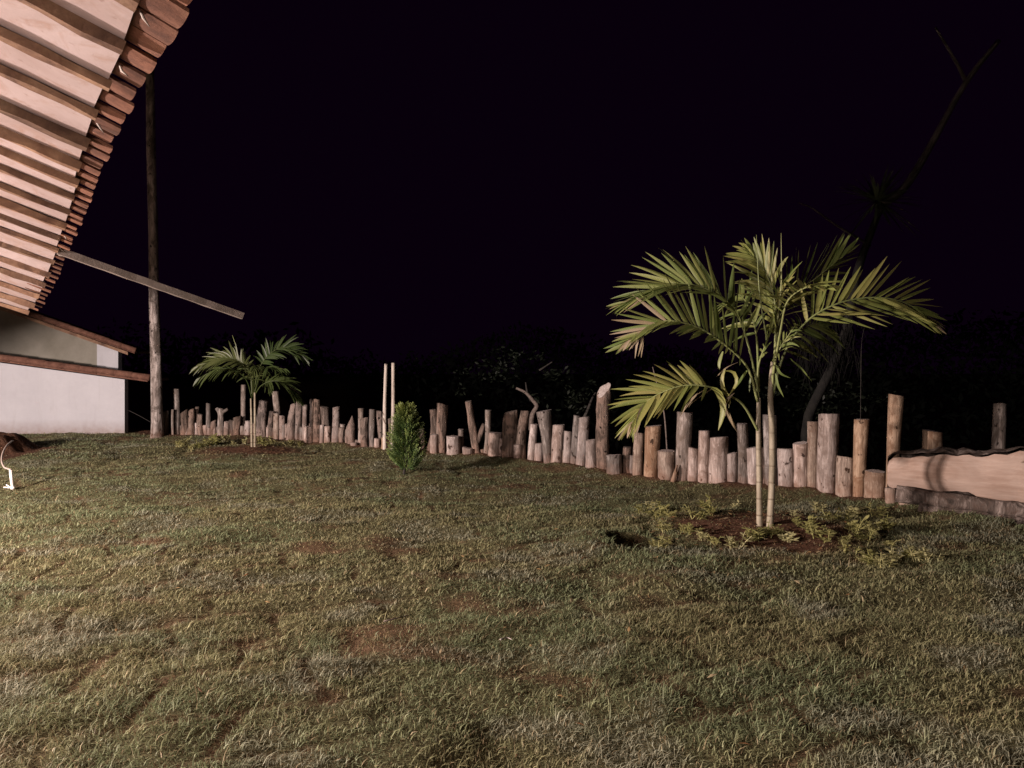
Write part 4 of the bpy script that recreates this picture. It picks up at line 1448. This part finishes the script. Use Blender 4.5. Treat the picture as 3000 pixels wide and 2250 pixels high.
# ------------------------------------------------------------------ dry leaf litter
def litter(n, pick, seed, lmin, lmax, label):
    r = random.Random(seed)
    LV, LF, tn = [], [], []
    for _ in range(n):
        x, y = pick(r)
        p = Vector((x, y, tz(x, y) + r.uniform(.006, .03)))
        a = r.uniform(0, 6.283)
        d = Vector((math.cos(a), math.sin(a), r.uniform(-.35, .35))).normalized()
        l = r.uniform(lmin, lmax)
        V, Fc = strip([p, p + d * l * .5 + Vector((0, 0, r.uniform(0, .008))), p + d * l], [.003, l * r.uniform(.15, .45), .002], d.cross(Vector((r.uniform(-.5, .5), r.uniform(-.5, .5), 1))), .35)
        o_ = len(LV)
        LV += V
        LF += [tuple(q + o_ for q in f) for f in Fc]
        c = r.choice([(0.20, 0.13, 0.06), (0.28, 0.19, 0.09), (0.13, 0.075, 0.04), (0.34, 0.27, 0.16), (0.22, 0.11, 0.05)])
        tn += [c] * len(V)
    o = mesh_obj('leaf_litter', LV, LF, M['grass'])
    at_ = o.data.attributes.new('tint', 'FLOAT_COLOR', 'POINT')
    at_.data.foreach_set('color', np.concatenate([np.array(tn), np.ones((len(tn), 1))], 1).astype(np.float32).reshape(-1))
    tag(o, label, 'leaf litter', kind='stuff')


def in_bed(B, rx, ry):
    def f(r):
        a = r.uniform(0, 6.283); q = math.sqrt(r.random())
        return B.x + math.cos(a) * q * rx, B.y + math.sin(a) * q * ry
    return f


def on_lawn(r):
    y = math.sqrt(r.uniform(2.3 ** 2, 11.5 ** 2))
    return r.uniform(-.75, .75) * y, y


litter(520, in_bed(BED, 1.0, 1.0), 1, .02, .06, 'dry brown leaf litter on the soil around the near palm')
litter(260, in_bed(BED2, 1.4, .9), 2, .03, .07, 'dry leaf litter on the soil around the far palm')
litter(1100, on_lawn, 3, .012, .05, 'scattered dry leaf bits across the lawn')

# ------------------------------------------------------------------ stake and hose at the left edge
sb = G(38, 1432)
st = empty('hose_stake', sb, 'white plastic stake with a pale hose at the left edge of the lawn', 'stake')
V, Fc = tube([sb + Vector((0.005, 0, -.03)), sb + Vector((-.012, 0, .10)), at(31, 1377, sb.y)], [.017, .017, .016], 12)
mesh_obj('stake_tube', V, Fc, M['pvc'], st)
V, Fc = tube([sb + Vector((0, 0, .0)), sb + Vector((0.004, -.004, .028))], [.026, .024], 12, True)
mesh_obj('foot_collar', V, Fc, M['pvc'], st)
for dx, dz in ((-.10, .02), (-.07, .05), (-.055, .015)):
    V, Fc = tube([sb + Vector((-.02, 0, .012)), sb + Vector((dx, -.01, dz))], [.008, .006], 7)
    mesh_obj('prong', V, Fc, M['pvc'], st)
hp = [at(31, 1376, sb.y)] + [at(x, y, sb.y + d) for x, y, d in ((22, 1373, .05), (12, 1368, .15), (5, 1350, .4), (8, 1328, .75), (18, 1308, 1.1), (28, 1298, 1.4), (37, 1291, 1.8))]
hp = [hp[0]] + [Vector((p.x, p.y, max(p.z, tz(p.x, p.y) + .02))) for p in hp[1:]]
V, Fc = tube(catmull(hp, 30), [.010] * 30, 8)
mesh_obj('hose', V, Fc, M['cable'], st)

# pale dead twig on the lawn and a couple of bits of straw
for k, (pts, lab) in enumerate([
        ([(1466, 1893), (1484, 1882), (1500, 1890)], 'small pale forked twig lying in the middle of the lawn'),
        ([(452, 1640), (490, 1625), (525, 1614)], 'pale dry leaf stalk lying on the left part of the lawn'),
        ([(1125, 1838), (1170, 1826), (1205, 1805)], 'long straw stalk lying on bare soil in the middle of the lawn')]):
    P = []
    for x, y in pts:
        g = G(x, y)
        P.append(Vector((g.x, g.y, tz(g.x, g.y) + .035)))
    V, Fc = tube(catmull(P, 8), list(np.linspace(.005, .0025, 8)), 6, True, .1, k)
    tw = mesh_obj('dead_twig', V, Fc, M['mortar'] if k < 1 else M['twig'])
    tag(tw, lab, 'twig')

# ------------------------------------------------------------------ dim vegetation behind the palisade
def tree_limb(pts, r0, r1, parent, name='limb', seed=0, mat='dimbark'):
    V, Fc = tube(catmull(pts, 16), list(np.linspace(r0, r1, 16)), 9, True, .1, seed)
    return mesh_obj(name, V, Fc, M[mat], parent)


TT = 10.6
M['dimtrunk'] = plain('dimmed_trunk_bark', (0.006, 0.006, 0.006), (0.028, 0.026, 0.022), 5, 0.95, 0.03)  # trunk kept in shade by a darkened bark colour
M['litlimb'] = plain('lit_limb_bark', (0.02, 0.019, 0.018), (0.15, 0.14, 0.13), 4, 0.9, 0.02)  # upper limbs paler, their faint light put into the bark colour
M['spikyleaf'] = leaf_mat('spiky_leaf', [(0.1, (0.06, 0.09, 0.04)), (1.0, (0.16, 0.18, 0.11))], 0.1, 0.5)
bt = empty('spiky_tree', at(2390, 1240, TT), 'dim bare-limbed tree with a spiky leaf rosette behind the near palm', 'tree')
bt.location.z = -1.2
tree_limb([at(2350, 1420, TT), at(2365, 1240, TT), at(2395, 1160, TT), at(2470, 1000, TT), at(2510, 800, TT), at(2560, 660, TT), at(2590, 590, TT)], .075, .045, bt, 'trunk', 1, 'dimtrunk')
tree_limb([at(2585, 600, TT), at(2640, 560, TT), at(2690, 490, TT), at(2740, 400, TT), at(2830, 240, TT), at(2925, 120, TT)], .06, .035, bt, 'limb', 2, 'litlimb')
tree_limb([at(2830, 240, TT), at(2800, 180, TT), at(2740, 80, TT)], .03, .015, bt, 'limb', 3, 'litlimb')
tree_limb([at(2550, 720, TT), at(2450, 660, TT - .2), at(2380, 610, TT - .4), at(2340, 595, TT - .5)], .018, .007, bt, 'limb', 4, 'litlimb')
LV, LF = [], []
rr = random.Random(77)
c = at(2570, 590, TT)
for k in range(90):
    az = rr.uniform(0, 6.283); el = rr.uniform(-.7, 1.25)
    d = Vector((math.cos(az) * math.cos(el), math.sin(az) * math.cos(el), math.sin(el)))
    Lk = rr.uniform(.35, .75)
    P = [c + d * (Lk * f) - Vector((0, 0, .22 * Lk * f * f)) for f in (0.02, .3, .65, 1)]
    V, Fc = strip(P, [.02, .04, .032, .004], d.cross(Vector((0, 0, 1))), .3)
    o_ = len(LV); LV += V; LF += [tuple(x + o_ for x in f) for f in Fc]
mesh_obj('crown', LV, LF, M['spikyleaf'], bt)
LV, LF = [], []
for k in range(150):        # dead leaves hanging along the trunk
    f = rr.random()
    c0 = at(2420 + rr.uniform(-70, 90), 960 + rr.uniform(-60, 90), TT + rr.uniform(-.3, .3))
    P = [c0, c0 + Vector((rr.uniform(-.06, .06), rr.uniform(-.05, .05), -.15)), c0 + Vector((rr.uniform(-.12, .12), rr.uniform(-.1, .1), -rr.uniform(.3, .6)))]
    V, Fc = strip(P, [.012, .02, .004], Vector((1, .3, 0)), .2)
    o_ = len(LV); LV += V; LF += [tuple(x + o_ for x in g_) for g_ in Fc]
mesh_obj('dead_leaf_skirt', LV, LF, M['dimtrunk'], bt)


def leafy_bush(name, px, py, t, spread, n, label, seed, twigs):
    r = random.Random(seed)
    root = empty(name, at(px, py + 120, t), label, 'bush')
    for k, (pts, r0, r1, mt) in enumerate(twigs):
        tree_limb([at(x, y, t + d) for x, y, d in pts], r0, r1, root, 'branch', seed + k, mt)
    LV, LF = [], []
    cl = [(r.gauss(0, .5), r.gauss(0, .5), r.gauss(0, .45)) for _ in range(16)]
    for k in range(n):
        cx, cy, cz = r.choice(cl)
        p = at(px, py, t) + Vector(((cx + r.gauss(0, .16)) * spread[0], (cy + r.gauss(0, .16)) * spread[0], (cz + r.gauss(0, .16)) * spread[1]))
        d = Vector((r.gauss(0, 1), r.gauss(0, 1), r.gauss(0, .6))).normalized()
        l = r.uniform(.05, .11)
        V, Fc = strip([p, p + d * l * .5, p + d * l], [.008, l * .5, .004], d.cross(Vector((r.gauss(0, 1), r.gauss(0, 1), 1))), .2)
        o_ = len(LV); LV += V; LF += [tuple(x + o_ for x in g_) for g_ in Fc]
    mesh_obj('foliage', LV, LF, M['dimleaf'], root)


leafy_bush('dim_bush', 1490, 1080, 13.6, (.75, .40), 330, 'dim leafy bush with a crooked bare branch behind the middle of the palisade', 5,
           [([(1556, 1260, 0), (1560, 1215, 0), (1573, 1190, 0), (1560, 1172, 0), (1540, 1150, 0), (1512, 1137, 0)], .055, .020, 'twig'),
            ([(1556, 1175, 0), (1545, 1150, 0), (1540, 1120, 0)], .025, .012, 'dimbark'),
            ([(1580, 1085, 0), (1600, 1072, 0), (1618, 1060, 0)], .018, .010, 'dimbark')])
leafy_bush('dim_bush', 1690, 1175, 13.0, (.5, .28), 130, 'faint low bush behind the palisade left of the slant-cut log', 15,
           [([(1708, 1232, 0), (1722, 1200, 0), (1736, 1165, 0), (1745, 1150, 0)], .03, .012, 'dimbark')])
leafy_bush('dim_bush', 2440, 1170, 12.0, (.9, .35), 420, 'dark undergrowth behind the palisade under the spiky tree', 25, [])
for k, (pts, lab) in enumerate([([(1966, 1330), (1950, 1250), (1938, 1180), (1912, 1075)], 'thin bare sapling stem rising behind the palisade beside the yellow frond'),
                                ([(2523, 1240), (2522, 1120), (2524, 1010), (2532, 960)], 'thin dim stem rising behind the palisade right of the near palm')]):
    P = [at(x, y, 10.2) for x, y in pts]
    P[0].z -= .9
    V, Fc = tube(catmull(P, 14), list(np.linspace(.013, .006, 14)) if k == 0 else list(np.linspace(.006, .003, 14)), 6, True, .1, k)
    tag(mesh_obj('sapling', V, Fc, M['twig'] if k == 0 else M['dimbark']), lab, 'sapling')


# far-off wood beyond the bank: one dark mass of leaves
def distant_wood():
    n = 60000
    rn = np.random.default_rng(9)
    ang = rn.uniform(-0.95, 0.95, n)
    dist = rn.uniform(48, 80, n)
    x = np.sin(ang) * dist; y = np.cos(ang) * dist
    hmax = 7.0 + 9.0 * fbm(ang * 6.0 + 20, dist * 0.05, 7, 5)
    z = -9 + rn.random(n) ** 0.8 * hmax
    d = rn.normal(0, 1, (n, 3)); d /= np.linalg.norm(d, axis=1)[:, None]
    e = np.cross(d, rn.normal(0, 1, (n, 3))); e /= np.linalg.norm(e, axis=1)[:, None]
    L_ = rn.uniform(.16, .36, n)[:, None]
    p = np.stack([x, y, z], -1)
    v = np.stack([p - d * L_, p + e * L_ * .4, p + d * L_, p - e * L_ * .4], 1).reshape(-1, 3)
    q = np.arange(n)[:, None] * 4 + np.array([[0, 1, 2, 3]])
    me = np_mesh('distant_wood', v, q)
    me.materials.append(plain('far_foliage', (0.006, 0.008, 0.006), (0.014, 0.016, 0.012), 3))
    tag(link('distant_wood', me), 'dark mass of trees beyond the palisade', 'trees', kind='stuff')


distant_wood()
